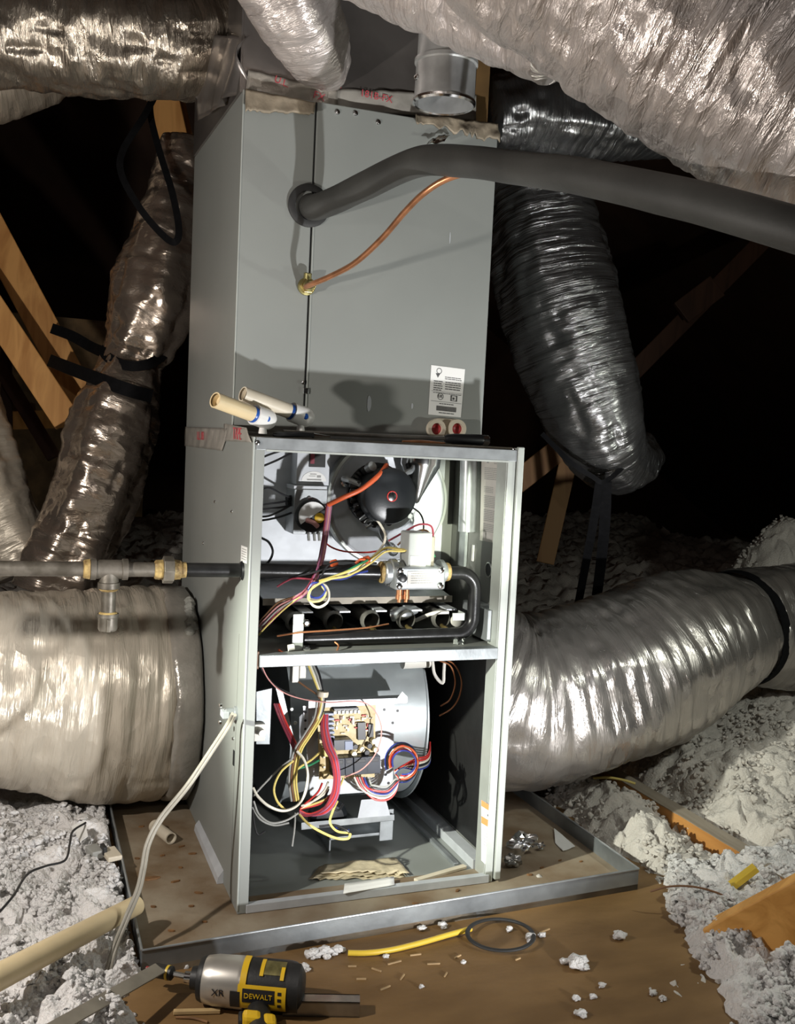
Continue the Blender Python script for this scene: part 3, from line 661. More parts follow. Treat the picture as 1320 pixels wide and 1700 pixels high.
# paint chips on the cabinet face
for q, (x, y, a_, b_) in enumerate(((612,670,.006,.016), (684,674,.003,.006), (747,395,.0016,.012))):
    p = V(on(x, y, YC-.0026)); n = 14
    mb = MB().add([p + Vector((math.cos(i*6.283/n)*a_*(.5 if math.cos(i*6.283/n) < 0 else 1), 0, math.sin(i*6.283/n)*b_)) for i in range(n)] + [p + Vector((0,.0005,0))], [tuple(range(n))])
    obj('scratch', mb, 'galv_white', cc)
# twin drain ports with red plugs
def stadium(c, hw, r, y0, y1, n=14):
    o = []
    for i in range(n+1): a = -math.pi/2 + math.pi*i/n; o.append((c[0]+hw+math.cos(a)*r, c[2]+math.sin(a)*r))
    for i in range(n+1): a = math.pi/2 + math.pi*i/n; o.append((c[0]-hw+math.cos(a)*r, c[2]+math.sin(a)*r))
    m_ = len(o); return MB().add([(x,y0,z) for x,z in o]+[(x,y1,z) for x,z in o], [tuple(range(m_)), tuple(m_+i for i in range(m_-1,-1,-1))]+[(i,m_+i,m_+(i+1)%m_,(i+1)%m_) for i in range(m_)])
pc = on(740,712,YC)
dp = obj('drain_collar', stadium(pc, .020, .021, YC-.012, YC), 'pvc_pale', cc, bevel=.002)
for sx in (722, 756):
    p = V(on(sx, 712, YC-.012))
    obj('drain_port', MB().lathe(p, (0,-1,0), [(0,.0195),(.012,.0195),(.012,.012),(.003,.0115)], 28, caps=False), 'pvc_pale', dp, smooth=True)
    obj('drain_plug', MB().lathe(p, (0,-1,0), [(0,.0118),(.005,.0118),(.0055,.0095),(.003,.006),(.002,.001)], 24), 'red_rubber', dp, smooth=True)

# ------------------------------------------------------------------ furnace
fu = thing('furnace', 'open grey gas furnace with door removed showing burner and blower compartments', 'furnace', (W/2, D/2, 0))
def fo(name, mb, m, smooth=False, bevel=0.0, parent=None, **k): return obj(name, mb, m, parent or fu, smooth=smooth, bevel=bevel, **k)
fo('side_panel', MB().box((0,.004,.0),(.005,D,H)), 'paint', bevel=.001)
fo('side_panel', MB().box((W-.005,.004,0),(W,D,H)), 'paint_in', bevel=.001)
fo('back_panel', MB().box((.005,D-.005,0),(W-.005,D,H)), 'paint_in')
fo('base_plate', MB().box((.005,.012,.001),(W-.005,D-.005,.006)), 'paint')
# front stiles: outer folded edge, face and return lip
fo('front_stile', MB().box((0,.0,.0),(.020,.004,H)), 'paint', bevel=.001)
fo('stile_edge', MB().box((-.0014,-.0014,.006),(.0016,.003,H)), 'edge', bevel=.0008)
fo('stile_return', MB().box((.017,.004,.006),(.020,.030,H)), 'paint')
fo('front_stile', MB().box((W-.030,0,.0),(W-.014,.004,H-.02)), 'edge', bevel=.001)
fo('stile_edge', MB().box((W-.012,-.006,.006),(W+.001,.004,H+.002)), 'edge', bevel=.002)
fo('stile_return', MB().box((W-.031,.004,.006),(W-.028,.045,H-.02)), 'edge')
tr = fo('top_rail', MB().hexa([(.004,-.002,H-.022),(W-.013,-.002,H-.026),(W-.013,.03,H-.026),(.004,.03,H-.022)], [(.004,-.002,H),(W-.013,-.002,H-.004),(W-.013,.03,H-.004),(.004,.03,H)]), 'galv', bevel=.001)
fo('rail_lip', MB().hexa([(.022,-.003,H-.0245),(W-.03,-.003,H-.0285),(W-.03,.002,H-.0285),(.022,.002,H-.0245)], [(.022,-.003,H-.021),(W-.03,-.003,H-.025),(W-.03,.002,H-.025),(.022,.002,H-.021)]), 'edge')
fo('top_plate', MB().box((.004,.03,H-.006),(W-.004,YC+.03,H)), 'dusty_metal')
fo('rear_flange', MB().box((.0,YC-.008,H),(W-.01,YC-.003,H+.007)), 'galv', bevel=.0008)
screw(fu, (.006,-.002,H-.010), (0,-1,0), .0035); screw(fu, (W-.016,.006,H-.003), (0,0,1), .004)
fo('deck_rail', MB().hexa([(.024,-.002,.452),(W-.030,-.002,.450),(W-.030,.02,.450),(.024,.02,.452)], [(.024,-.002,.474),(W-.030,-.002,.472),(W-.030,.02,.472),(.024,.02,.474)]), 'galv_pan', bevel=.001)
fo('rail_end', MB().box((.010,.003,.448),(.024,.02,.480)), 'wire_brown', bevel=.001)
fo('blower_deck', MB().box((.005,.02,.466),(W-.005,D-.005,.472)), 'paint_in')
fo('bottom_rail', MB().box((.016,-.002,.0),(W-.022,.012,.016)), 'galv_white', bevel=.001)
fo('bottom_lip', MB().hexa([(.03,.012,.004),(W-.03,.012,.004),(W-.03,.05,.006),(.03,.05,.006)], [(.03,.012,.010),(W-.03,.012,.010),(W-.03,.05,.007),(.03,.05,.007)]), 'pan_floor')
fo('side_rail', MB().box((W-.066,.07,.006),(W-.056,.60,.014)), 'galv', bevel=.001)
fo('side_rail', MB().box((W-.034,.05,.006),(W-.006,.62,.026)), 'galv_white', bevel=.001)
fo('liner', MB().sheet([(W-.0055,.03,.03),(W-.0055,.70,.03),(W-.0055,.70,.46),(W-.0055,.03,.46)], 20, 16, .0012, 8, -.0008, 3), 'dark_liner', smooth=True, angle=0)
fo('liner', MB().box((.0055,.03,.01),(.007,.70,.46)), 'dark_liner')
fo('liner', MB().box((.007,.69,.01),(W-.007,.70,.46)), 'dark_liner')
# side-panel details
for z_, y_ in ((.72,.33),(.715,.16),(.30,.08),(.62,.45)): screw(fu, (0,y_,z_), (-1,0,0), .003)
sl, fr = label_plate(fu, 'small_sticker', [at(401,905,x=-.0005), at(411,909,x=-.0005), at(410,936,x=-.0005), at(400,932,x=-.0005)], 'paper_white')
bars(sl, 'printed_lines', fr, textrows((.15,.3,.45,.6,.75), .15, .9, 3, .05), 'print_pale')
fo('knockout_slot', MB().obox(at(388,1258,x=-.0008), (0,1,0), (0,0,1), (1,0,0), .004, .014, .001), 'black_plastic')
fo('panel_crease', MB().box((-.0006,.062,.01),(.0002,.0635,.50)), 'paint_in')
fo('bottom_flange', MB().hexa([(-.012,.13,.0),(0,.13,.0),(0,.40,.0),(-.010,.40,.0)], [(-.010,.13,.012),(0,.13,.026),(0,.40,.022),(-.008,.40,.012)]), 'galv_white')
# tape with red lettering round the top of the left side
tp = fo('tape_strip', MB().sheet([(-.002,.725,.822),(-.002,.27,.826),(-.002,.20,.872),(-.002,.725,.868)], 26, 8, .0016, 30, .001, 17), 'tape_clear', smooth=True, angle=0)
tp2 = fo('tape_strip', MB().sheet([(-.003,.25,.846),(-.003,.004,.850),(-.003,.05,.875),(-.003,.25,.880)], 22, 6, .0016, 40, .001, 27), 'tape_clear', smooth=True, angle=0)
textm('printed_letters', 'TAPE', .032, 'ink_red', (-.0055,.118,.862), (0,-1,0), (0,0,1), tp2)
textm('printed_letters', 'U.L. 181', .026, 'ink_red', (-.0055,.50,.850), (0,-1,.02), (0,0,1), tp)
# conduit clamp on the side
cl = V(at(393,1184,x=0))
ck = fo('cable_clamp', MB().lathe(cl, (-1,0,0), [(0,.013),(.005,.013),(.006,.010),(.02,.010),(.021,.008)], 18), 'galv', smooth=True)
obj('clamp_bar', MB().box((cl.x-.028,cl.y-.013,cl.z-.006),(cl.x-.016,cl.y+.013,cl.z+.006)), 'galv_white', ck, bevel=.001)
for s_ in (-1, 1): obj('screw', MB().lathe((cl.x-.028,cl.y,cl.z+.016*s_), (-1,0,0), [(0,.0045),(.004,.0045),(.005,.003)], 10), 'chrome', ck, smooth=True)

# ---- upper compartment
YV = .288
fo('vestibule_panel', MB().box((.006,YV,.585),(W-.035,YV+.004,H-.006)), 'galv_white')
fo('vestibule_edge', MB().hexa([(W-.035,YV,.585),(W-.006,YV+.012,.585),(W-.006,YV+.016,.585),(W-.035,YV+.004,.585)], [(W-.035,YV,H-.006),(W-.006,YV+.012,H-.006),(W-.006,YV+.016,H-.006),(W-.035,YV+.004,H-.006)]), 'paint_in')
fo('burner_back', MB().box((.006,.31,.472),(W-.006,.315,.60)), 'dark_liner')
fo('vent_tube', MB().tube([(W-.03,.17,.68),(W-.03,.175,.78),(W-.03,.18,.85)], .018, 16, smooth=4), 'galv', smooth=True)
fo('wall_bracket', MB().box((W-.012,.215,.60),(W-.006,.245,.84)), 'galv')
fo('wall_slot', MB().obox(at(785,918,x=W-.0062), (0,1,0), (0,0,1), (1,0,0), .004, .017, .001), 'paper_white')
hp = V(at(812,946,x=W-.006))
fo('knockout_ring', MB().lathe(hp, (-1,0,0), [(0,.016),(.002,.016),(.003,.0135),(.001,.013)], 26, caps=False), 'edge', smooth=True)
fo('knockout_plug', MB().lathe(hp, (-1,0,0), [(0,.0132),(.0012,.0132)], 26), 'dark_liner')
jb = fo('wall_box', MB().box((W-.040,.03,.478),(W-.006,.15,.540)), 'galv', bevel=.001)
# instruction label inside the right wall
il, fr = label_plate(fu, 'instruction_label', [at(800,762,x=W-.0062), at(848,765,x=W-.0062), at(842,905,x=W-.0062), at(797,897,x=W-.0062)], 'paper')
bars(il, 'printed_lines', fr, textrows([.10+.022*i for i in range(7)], .12, .86, 7, .010) + textrows([.33+.02*i for i in range(4)], .12, .44, 8, .009) + textrows([.33+.02*i for i in range(4)], .54, .86, 9, .009) + textrows([.44+.021*i for i in range(7)], .12, .88, 10, .010) + textrows([.61+.021*i for i in range(7)], .12, .80, 11, .010) + textrows([.78+.021*i for i in range(5)], .12, .6, 12, .010) + [(.20,.025,.27,.045),(.45,.02,.58,.03),(.45,.04,.55,.05),(.70,.02,.86,.03),(.72,.035,.84,.045)], 'print_pale')
# draft inducer: round housing, motor, mounting arms
ic = V(on(643,832,.262))
ih = fo('inducer_housing', MB().lathe((ic.x,YV,ic.z), (0,-1,0), [(0,.134),(.022,.134),(.030,.130),(.033,.124),(.028,.118),(.024,.070),(.040,.060),(.040,.0)], 72, caps=False), 'galv_white', smooth=True)
obj('housing_rim', MB().lathe((ic.x,YV-.020,ic.z), (0,-1,0), [(0,.134),(.006,.137),(.013,.134),(.014,.128)], 72, caps=False), 'edge', ih, smooth=True)
mc = V(on(638,832,.20)); mf = V(on(651,824,.115)); md = (mf - mc); md = Vector((.02,-1,.02)).normalized()
mo = fo('inducer_motor', MB().lathe(mf, -md, [(0,.010),(.001,.045),(.006,.054),(.012,.056),(.040,.056),(.046,.052),(.075,.050),(.110,.048),(.112,.030),(.15,.030)], 40), 'motor_black', smooth=True)
obj('motor_cap_ring', MB().lathe(mf, md, [(-.001,.0112),(.0016,.0105),(.0016,.009),(-.001,.009)], 24, caps=False), 'wire_red', mo, smooth=True)
obj('motor_cap', MB().lathe(mf, md, [(-.001,.009),(.001,.0088),(.002,.004)], 20), 'chrome', mo, smooth=True)
for k in range(3):
    a = 2.1 * k + .65; c = mf - md*.055
    d = Vector((math.cos(a), 0, math.sin(a)))
    obj('mounting_arm', MB().tube([c + d*.045, c + d*.078 - md*.02, Vector((ic.x,YV-.03,ic.z)) + d*.105], .006, 8, smooth=5), 'galv', mo, smooth=True)
    obj('mounting_foot', MB().lathe(Vector((ic.x,YV-.032,ic.z)) + d*.105, (0,-1,0), [(0,.012),(.006,.012),(.008,.008),(.016,.006)], 12), 'chrome', mo, smooth=True)
cw = MB()
for k in range(22):
    a = 2.2 + k * .17; c = mf - md*(.055 + .028*random.random()) + Vector((math.cos(a),0,math.sin(a)))*(.052 + .008*random.random())
    cw.lathe(c, (math.cos(a), .4, math.sin(a)), [(-.006,.004),(0,.007),(.008,.006),(.010,.002)], 8)
obj('motor_windings', cw, 'black_plastic', mo, smooth=True)
obj('cooling_fan', MB().lathe(mf - md*.085, -md, [(0,.062),(.003,.064),(.006,.062),(.006,.02)], 36), 'black_plastic', mo, smooth=True)
for k in range(14):
    a = k * 6.283/14; c = mf - md*.080; d = Vector((math.cos(a),0,math.sin(a)))
    obj('fan_blade', MB().obox(c + d*.054, d, Vector((0,1,0)), d.cross(Vector((0,1,0))), .010, .010, .0008), 'black_plastic', mo)
lf = V(on(606,868,.15))
for dx, dz in ((0,0),(.012,.004),(-.010,.006),(.004,-.010)):
    obj('terminal_lug', MB().tube([lf + Vector((dx,0,dz)), lf + Vector((dx+.008,-.012,dz+.010))], [.003,.0045], 8), 'chrome', mo, smooth=True)
lf = V(on(611,778,.16)); obj('capacitor_clip', MB().lathe(lf, (.3,-1,.4), [(0,.009),(.006,.011),(.016,.010),(.018,.004)], 14), 'galv', mo, smooth=True)
# chrome cone outlet
ct = V(on(700,750,.22)); cb = V(on(691,836,.205)); d = cb - ct
fo('flue_cone', MB().lathe(ct - d*.15, d, [(0,.043),(d.length*.42,.041),(d.length*.47,.038),(d.length*.75,.024),(d.length*1.0,.011),(d.length*1.12,.006),(d.length*1.15,.002)], 36), 'chrome', smooth=True)
fo('flue_flange', MB().obox(on(700,746,.25), (1,0,0), (0,1,0), (0,0,1), .05, .03, .004), 'galv')
# control panel with limit opening and pressure switch
y0 = .20
def pbox(name, x0, y0_, x1, y1_, ya, yb, m, parent=None, bevel=.001):
    a_ = on(x0, y0_, ya); b_ = on(x1, y1_, ya)
    return obj(name, MB().box((a_[0], ya, b_[2]), (b_[0], yb, a_[2])), m, parent or fu, bevel=bevel)
cp = pbox('switch_bracket', 494, 745, 546, 806, .245, YV, 'galv_white')
pbox('bracket_window', 514, 750, 540, 776, .2435, .246, 'dark_liner', cp, 0)
pbox('window_strip', 516, 752, 522, 770, .2425, .244, 'wire_maroon', cp, 0)  # maroon strip inside the bracket window
mark(cp, 'half_round_label', (V(on(522,800,.2445)), Vector((.04,0,0)), Vector((0,0,-.02)), Vector((0,-.0004,0))), 0, 0, .024, 24, 'paper_white', 0, .0)
hl_ = MB(); c = V(on(521,799,.2442)); hl_.add([c + Vector((math.cos(math.pi*i/20)*.026, 0, math.sin(math.pi*i/20)*.020)) for i in range(21)] + [c + Vector((math.cos(math.pi*i/20)*.026, .0008, math.sin(math.pi*i/20)*.020)) for i in range(21)], [tuple(range(20,-1,-1))] + [(i,i+1,22+i,21+i) for i in range(20)])
o_ = [q for q in cp.children if q.name.startswith('half_round')][0]; bpy.data.objects.remove(o_)
hr = obj('half_round_label', hl_, 'paper_white', cp)
fr = (c + Vector((-.026,-.0004,.020)), Vector((.052,0,0)), Vector((0,0,-.020)), Vector((0,-.0004,0)))
bars(hr, 'printed_lines', fr, [(.34,.25,.60,.32),(.30,.45,.56,.5),(.62,.40,.78,.62),(.22,.78,.80,.9)], 'print_pale')
px_ = pbox('pressure_switch_box', 489, 812, 541, 887, .225, YV, 'galv')
pbox('box_flange', 488, 806, 543, 814, .228, YV, 'galv_white', px_)
sc_ = V(on(516,856,.225))
ps = obj('pressure_switch', MB().lathe(sc_, (0,-1,0), [(0,.033),(.010,.033),(.013,.030),(.013,.0)], 36, caps=False), 'black_plastic', px_, smooth=True)
hl_ = MB(); c = sc_ + Vector((0,-.0136,0)); a0 = math.radians(35)
hl_.add([c + Vector((math.cos(a0+math.pi*i/20)*.029, 0, math.sin(a0+math.pi*i/20)*.029)) for i in range(21)] + [c + Vector((math.cos(a0+math.pi*i/20)*.029, .0006, math.sin(a0+math.pi*i/20)*.029)) for i in range(21)], [tuple(range(20,-1,-1))] + [(i,i+1,22+i,21+i) for i in range(20)])
hs = adopt(obj('switch_label', hl_, 'paper_white'), px_)
obj('switch_port', MB().lathe(sc_ + Vector((.014,-.012,-.003)), (0,-1,0), [(0,.010),(.003,.010),(.004,.007)], 20), 'yellow', px_, smooth=True)
obj('switch_terminal', MB().tube([sc_ + Vector((-.012,-.012,-.008)), sc_ + Vector((.0,-.020,-.012)), sc_ + Vector((.010,-.018,-.020))], .005, 10, smooth=4), 'wire_pink', px_, smooth=True)
obj('rotary_knob', MB().lathe(V(on(514,828,.225)), (0,-1,0), [(0,.005),(.004,.0045)], 12), 'chrome', px_, smooth=True)
for dx in (0, .012, .022): obj('terminal_tab', MB().tube([sc_ + Vector((dx-.005,-.004,-.034)), sc_ + Vector((dx-.004,-.008,-.050))], .003, 8), 'wire_grey', px_, smooth=True)
for k, (zz) in enumerate((826, 834)): fo('cable_gland', MB().tube([on(488, zz, .25), on(476, zz+2, .245)], .006, 8), 'black_plastic', smooth=True)
# gas line inside, valve, manifold, burners
GY = .055
fo('gas_inlet_pipe', MB().tube([on(424,947,GY), on(640,951,GY)], .0135, 20), 'black_iron', smooth=True)
ga = on(638,950,GY)
gv = fo('gas_valve', MB().box((ga[0]+.012,GY-.030,ga[2]-.030),(ga[0]+.115,GY+.030,ga[2]+.014)), 'galv', bevel=.004)
obj('inlet_boss', MB().lathe(V(ga) + Vector((-.004,0,0)), (1,0,0), [(0,.018),(.004,.022),(.014,.022),(.016,.026),(.026,.026),(.028,.020),(.040,.020)], 24), 'galv', gv, smooth=True)
obj('thread_sealant', MB().lathe(V(ga) + Vector((-.012,0,0)), (1,0,0), [(0,.015),(.003,.020),(.007,.021),(.010,.017)], 20), 'dope', gv, smooth=True)
obj('outlet_boss', MB().lathe(V(ga) + Vector((.112,0,0)), (1,0,0), [(0,.024),(.008,.024),(.010,.018),(.014,.018)], 24), 'galv', gv, smooth=True)
obj('outlet_sealant', MB().lathe(V(ga) + Vector((.124,0,0)), (1,0,0), [(0,.0165),(.004,.0185),(.009,.0175),(.011,.014)], 20), 'dope', gv, smooth=True)
vt = obj('valve_actuator', MB().box((ga[0]+.040,GY-.020,ga[2]+.012),(ga[0]+.088,GY+.028,ga[2]+.078)), 'grey_plastic', gv, bevel=.003)
obj('actuator_side', MB().box((ga[0]+.088,GY-.010,ga[2]+.012),(ga[0]+.098,GY+.028,ga[2]+.070)), 'dusty_metal', gv, bevel=.002)
vl, fr = label_plate(gv, 'valve_label', [(ga[0]+.044,GY-.0205,ga[2]+.034),(ga[0]+.076,GY-.0205,ga[2]+.034),(ga[0]+.076,GY-.0205,ga[2]+.014),(ga[0]+.044,GY-.0205,ga[2]+.014)], 'paper_white')
vl2, fr = label_plate(gv, 'valve_label', [(ga[0]+.036,GY-.0305,ga[2]+.006),(ga[0]+.094,GY-.0305,ga[2]+.006),(ga[0]+.094,GY-.0305,ga[2]-.024),(ga[0]+.036,GY-.0305,ga[2]-.024)], 'paper')
v2 = vl2; bars(gv, 'printed_lines', fr, textrows((.12,.27,.42,.57,.72), .12, .9, 31, .05), 'print_pale')
for dx, dz in ((.020,.008),(.020,-.022),(.104,.008),(.104,-.022)): obj('screw', MB().lathe((ga[0]+dx,GY-.030,ga[2]+dz), (0,-1,0), [(0,.006),(.003,.006),(.004,.004)], 12), 'chrome', gv, smooth=True)
obj('valve_knob', MB().lathe((ga[0]+.024,GY-.028,ga[2]-.006), (0,-1,0), [(0,.008),(.012,.008),(.013,.006)], 14), 'black_plastic', gv, smooth=True)
for dx in (.028, .042): obj('pressure_tap', MB().lathe((ga[0]+dx,GY-.012,ga[2]-.028), (0,0,-1), [(0,.006),(.014,.006),(.014,.007),(.022,.007),(.022,.004),(.028,.004)], 12), 'copper', gv, smooth=True)
o1 = np.array(on(730,951,GY)); zr = on(775,1052,GY)[2]; xr = on(787,1000,GY)[0]; xl = on(503,1056,GY)[0]
R_ = .034
path = [(o1[0],GY,o1[2])]
for k in range(9): a = math.pi/2*(1 - k/8); path.append((xr-R_+math.cos(a)*R_, GY, o1[2]-R_+math.sin(a)*R_))
for k in range(9): a = -math.pi/2*k/8; path.append((xr-R_+math.cos(a)*R_, GY, zr+R_+math.sin(a)*R_))
path.append((xl,GY,zr))
fo('gas_manifold', MB().tube(path, .0128, 20), 'black_iron', smooth=True)
def clip(px0, py0, px1, py1, y):
    a_ = on(px0, py0, y); b_ = on(px1, py1, y)
    return fo('manifold_bracket', MB().box((a_[0],y,b_[2]),(b_[0],y+.003,a_[2])).box((b_[0]-.002,y,b_[2]),(b_[0],y+.03,a_[2])), 'edge', bevel=.0006)
mb_ = clip(487,1020,503,1084,.038)
for z_ in (1034, 1076): obj('bolt', MB().lathe(V(on(508,z_,.040)), (0,-1,0), [(0,.007),(.005,.007),(.006,.004)], 6), 'chrome', mb_)
mb_ = clip(752,1018,772,1030,.05)
mb_ = clip(754,1060,772,1074,.045)
for z_ in (1064, 1070): obj('bolt', MB().lathe(V(on(763,z_,.044)), (0,-1,0), [(0,.007),(.005,.007),(.006,.004)], 6), 'chrome', mb_)
fo('burner_shield', MB().hexa([(.06,.14,.548),(.455,.14,.545),(.455,.29,.565),(.06,.29,.565)], [(.06,.14,.551),(.455,.14,.548),(.455,.29,.568),(.06,.29,.568)]), 'galv')
fo('shield_lip', MB().box((.06,.138,.538),(.455,.141,.551)), 'dusty_metal')
for k in range(5):
    x_ = .115 + k*.075
    bu = fo('burner', MB().lathe((x_,.09,.512), (0,1,.04), [(0,.016),(.012,.020),(.03,.014),(.08,.013),(.12,.017),(.20,.018)], 20, caps=False), 'burner', smooth=True)
    obj('burner_strap', MB().hexa([(x_+.012,.10,.528),(x_+.034,.10,.528),(x_+.040,.26,.528),(x_+.018,.26,.528)], [(x_+.012,.10,.531),(x_+.034,.10,.531),(x_+.040,.26,.531),(x_+.018,.26,.531)]), 'galv_white', bu)
    fo('gas_orifice', MB().lathe((x_,GY+.010,zr+.004), (0,1,.2), [(0,.006),(.014,.006),(.015,.004),(.03,.004)], 10), 'brass', smooth=True)
ig = V(on(650,1022,.12)); fo('igniter', MB().tube([ig, ig + Vector((.02,-.01,.006)), ig + Vector((.05,-.005,.012))], [.012,.014,.008], 12, smooth=4), 'galv', smooth=True)
fo('flame_sensor', MB().tube([on(690,1030,.13), on(720,1018,.10), on(745,1016,.09)], .004, 8, smooth=4), 'white_plastic', smooth=True)
fo('rollout_switch', MB().lathe(V(on(757,1030,.09)), (0,-1,0), [(0,.012),(.006,.012),(.008,.008)], 18), 'white_plastic', smooth=True)

# ---- lower compartment: blower
bx0, bx1, bcy, bcz, br = .150, .452, .43, .245, .205
prof = []; nn_ = 64
def scroll(a): return br * (1 + .045 * math.sin(a))
mb = MB(); vs = []
for x_ in (bx0, bx1):
    for k in range(nn_):
        a = 2*math.pi*k/nn_; r_ = scroll(a); vs.append((x_, bcy - math.cos(a)*r_, min(.455, max(.02, bcz + math.sin(a)*r_))))
fs = [(k, (k+1)%nn_, nn_+(k+1)%nn_, nn_+k) for k in range(nn_)] + [tuple(range(nn_-1,-1,-1)), tuple(nn_+k for k in range(nn_))]
bh = fo('blower_housing', mb.add(vs, fs), 'blower', smooth=True, angle=30)
for x_ in (bx0, bx1):
    obj('housing_flange', MB().lathe((x_-.002,bcy,bcz), (1,0,0), [(0,br+.006),(.004,br+.006)], 64), 'blower', bh, smooth=True)
ring = MB(); 
obj('inlet_ring', MB().lathe((bx1+.004,bcy,bcz), (1,0,0), [(0,.150),(.02,.140),(.022,.128),(.0,.122)], 48, caps=False), 'black_plastic', bh, smooth=True)
for k in range(26):
    a = k*6.283/26; obj('wheel_blade', MB().obox((bx1+.012, bcy - math.cos(a)*.13, bcz + math.sin(a)*.13), (1,0,0), (0,-math.cos(a),math.sin(a)), (0,math.sin(a),math.cos(a)), .012, .008, .0012), 'black_plastic', bh)
obj('housing_step', MB().hexa([(bx0+.02,.268,.385),(bx0+.17,.268,.385),(bx0+.17,.33,.43),(bx0+.02,.33,.43)], [(bx0+.02,.262,.390),(bx0+.15,.262,.390),(bx0+.15,.325,.436),(bx0+.02,.325,.436)]), 'blower', bh, bevel=.003)
for px0, py0 in ((550,1140),(588,1140),(610,1136),(637,1135),(648,1135),(675,1133)): obj('hole', MB().lathe(V(on(px0,py0,.262)), (0,-1,0), [(0,.003),(.0008,.003)], 10), 'black_plastic', bh)
# front mounting plate, flange and board
def onb(x, y): return on(x, y, .168)
pa, pb, pcn, pd = onb(500,1168), onb(658,1164), onb(662,1320), onb(510,1330)
fo('board_bracket', MB().hexa([onb(503,1172), onb(655,1166), onb(652,1312), onb(515,1322)], [on(503,1172,.172), on(655,1166,.172), on(652,1312,.172), on(515,1322,.172)]), 'galv_white')
bf_ = fo('bracket_flange', MB().hexa([on(512,1176,.150), on(676,1168,.150), on(676,1158,.150), on(512,1164,.150)], [on(512,1176,.172), on(676,1168,.172), on(672,1153,.172), on(516,1160,.172)]), 'galv_white', bevel=.0006)
obj('flange_tab', MB().hexa([on(655,1165,.149), on(677,1166,.149), on(677,1157,.149), on(668,1148,.149)], [on(655,1165,.151), on(677,1166,.151), on(677,1157,.151), on(668,1148,.151)]), 'galv_white', bf_)
sp = fo('side_bracket', MB().hexa([on(497,1190,.175), on(512,1175,.165), on(512,1225,.165), on(497,1235,.175)], [on(497,1190,.178), on(512,1175,.168), on(512,1225,.168), on(497,1235,.178)]), 'galv_white')
for q in (1182, 1196, 1210): obj('hole', MB().lathe(V(on(507,q,.166)), (-.3,-1,0), [(0,.0025),(.002,.0025)], 8), 'black_plastic', sp)
for q in ((638,1178),(652,1200),(640,1286),(645,1300),(660,1180)): fo('hole', MB().lathe(V(on(*q,.168)), (0,-1,0), [(0,.003),(.0008,.003)], 10), 'black_plastic')
BY = .152
A_, B_, C_, D_ = [V(on(*q, BY)) for q in ((527,1172),(624,1168),(622,1290),(530,1294))]
board = fo('control_board', MB().hexa([A_, B_, C_, D_], [p + Vector((0,.0025,0)) for p in (A_, B_, C_, D_)]), 'pcb')
for p in (A_ + Vector((.006,.002,-.006)), B_ + Vector((-.006,.002,-.006)), C_ + Vector((-.006,.002,.006)), D_ + Vector((.006,.002,.006))): obj('standoff', MB().lathe(p, (0,1,0), [(0,.004),(.014,.004)], 10), 'white_plastic', board)
def comp(name, u, v, w_, h_, d_, m, bev=.0006):
    """a component on the board; u,v from the top left, sizes in board fractions"""
    p = A_ + (B_-A_)*u + (D_-A_)*v; sx = (B_-A_).length*w_/2; sz = (D_-A_).length*h_/2
    return obj(name, MB().obox(p + Vector((0,-d_/2,0)), (B_-A_), (0,-1,0), (A_-D_), sx, d_/2, sz), m, board, bevel=bev)
comp('terminal_strip', .46, .06, .42, .07, .012, 'chip')
for k in range(7): comp('terminal_screw', .26 + k*.068, .075, .040, .045, .0145, 'solder')
for k in range(6): comp('fuse_holder', .17, .10 + k*.062, .16, .034, .012, 'relay_blue')
comp('microchip', .73, .36, .14, .24, .006, 'chip'); comp('microchip', .89, .36, .09, .18, .006, 'chip')
for k, (u, v) in enumerate(((.38,.62),(.62,.62))): pass
comp('transformer', .36, .50, .30, .14, .022, 'relay'); comp('transformer_wrap', .46, .51, .14, .12, .0235, 'relay_blue')
for k, (u, w_) in enumerate(((.28,.22),(.46,.14),(.66,.24),(.88,.24))): comp('relay', u, .80, w_, .24, .022, 'relay', .001); comp('relay_cap', u, .73, w_*.7, .05, .0225, 'chip')
rnd = random.Random(4)
for k in range(34):
    u = .28 + .62*rnd.random(); v = .14 + .26*rnd.random()
    comp('resistor', u, v, .075 if k % 2 else .03, .018 if k % 2 else .045, .004, ('solder','wire_brown','pvc_pale','wire_red','solder')[k % 5], .0004)
for u, v in ((.60,.56),(.72,.60),(.85,.56),(.93,.50),(.58,.66),(.80,.65),(.96,.62),(.20,.44),(.10,.55)):
    p = A_ + (B_-A_)*u + (D_-A_)*v; obj('capacitor', MB().lathe(p, (0,-1,0), [(0,.006),(.011,.006),(.012,.005)], 12), ('chip','solder')[int(u*10) % 2], board, smooth=True)
for k in range(5): comp('spade_terminal', .06, .25 + k*.14, .05, .03, .012, 'solder')
comp('plug_connector', .12, .93, .16, .07, .014, 'pcb'); comp('plug_connector', .06, .40, .10, .08, .014, 'white_plastic'); comp('plug_connector', .10, .60, .12, .12, .016, 'wire_yellow')
# blower base bracket and feet
fo('motor_bracket', MB().box((.235,.205,.030),(.375,.30,.036)).box((.235,.205,.006),(.239,.30,.036)).box((.345,.203,.018),(.375,.207,.085)), 'galv', bevel=.001)
fo('bracket_foot', MB().hexa([on(500,1378,.19), on(655,1362,.19), on(655,1352,.19), on(500,1366,.19)], [on(500,1378,.23), on(655,1362,.23), on(655,1352,.23), on(500,1366,.23)]), 'galv', bevel=.001)
fo('bracket_leg', MB().hexa([on(594,1358,.185), on(648,1354,.185), on(640,1325,.185), on(600,1328,.185)], [on(594,1358,.19), on(648,1354,.19), on(640,1325,.19), on(600,1328,.19)]), 'galv_white')
fo('blower_motor_cover', MB().lathe((.235,.235,.075), (0,-1,0), [(0,.04),(.02,.04),(.03,.03),(.032,.0)], 30, caps=False), 'motor_black', smooth=True)
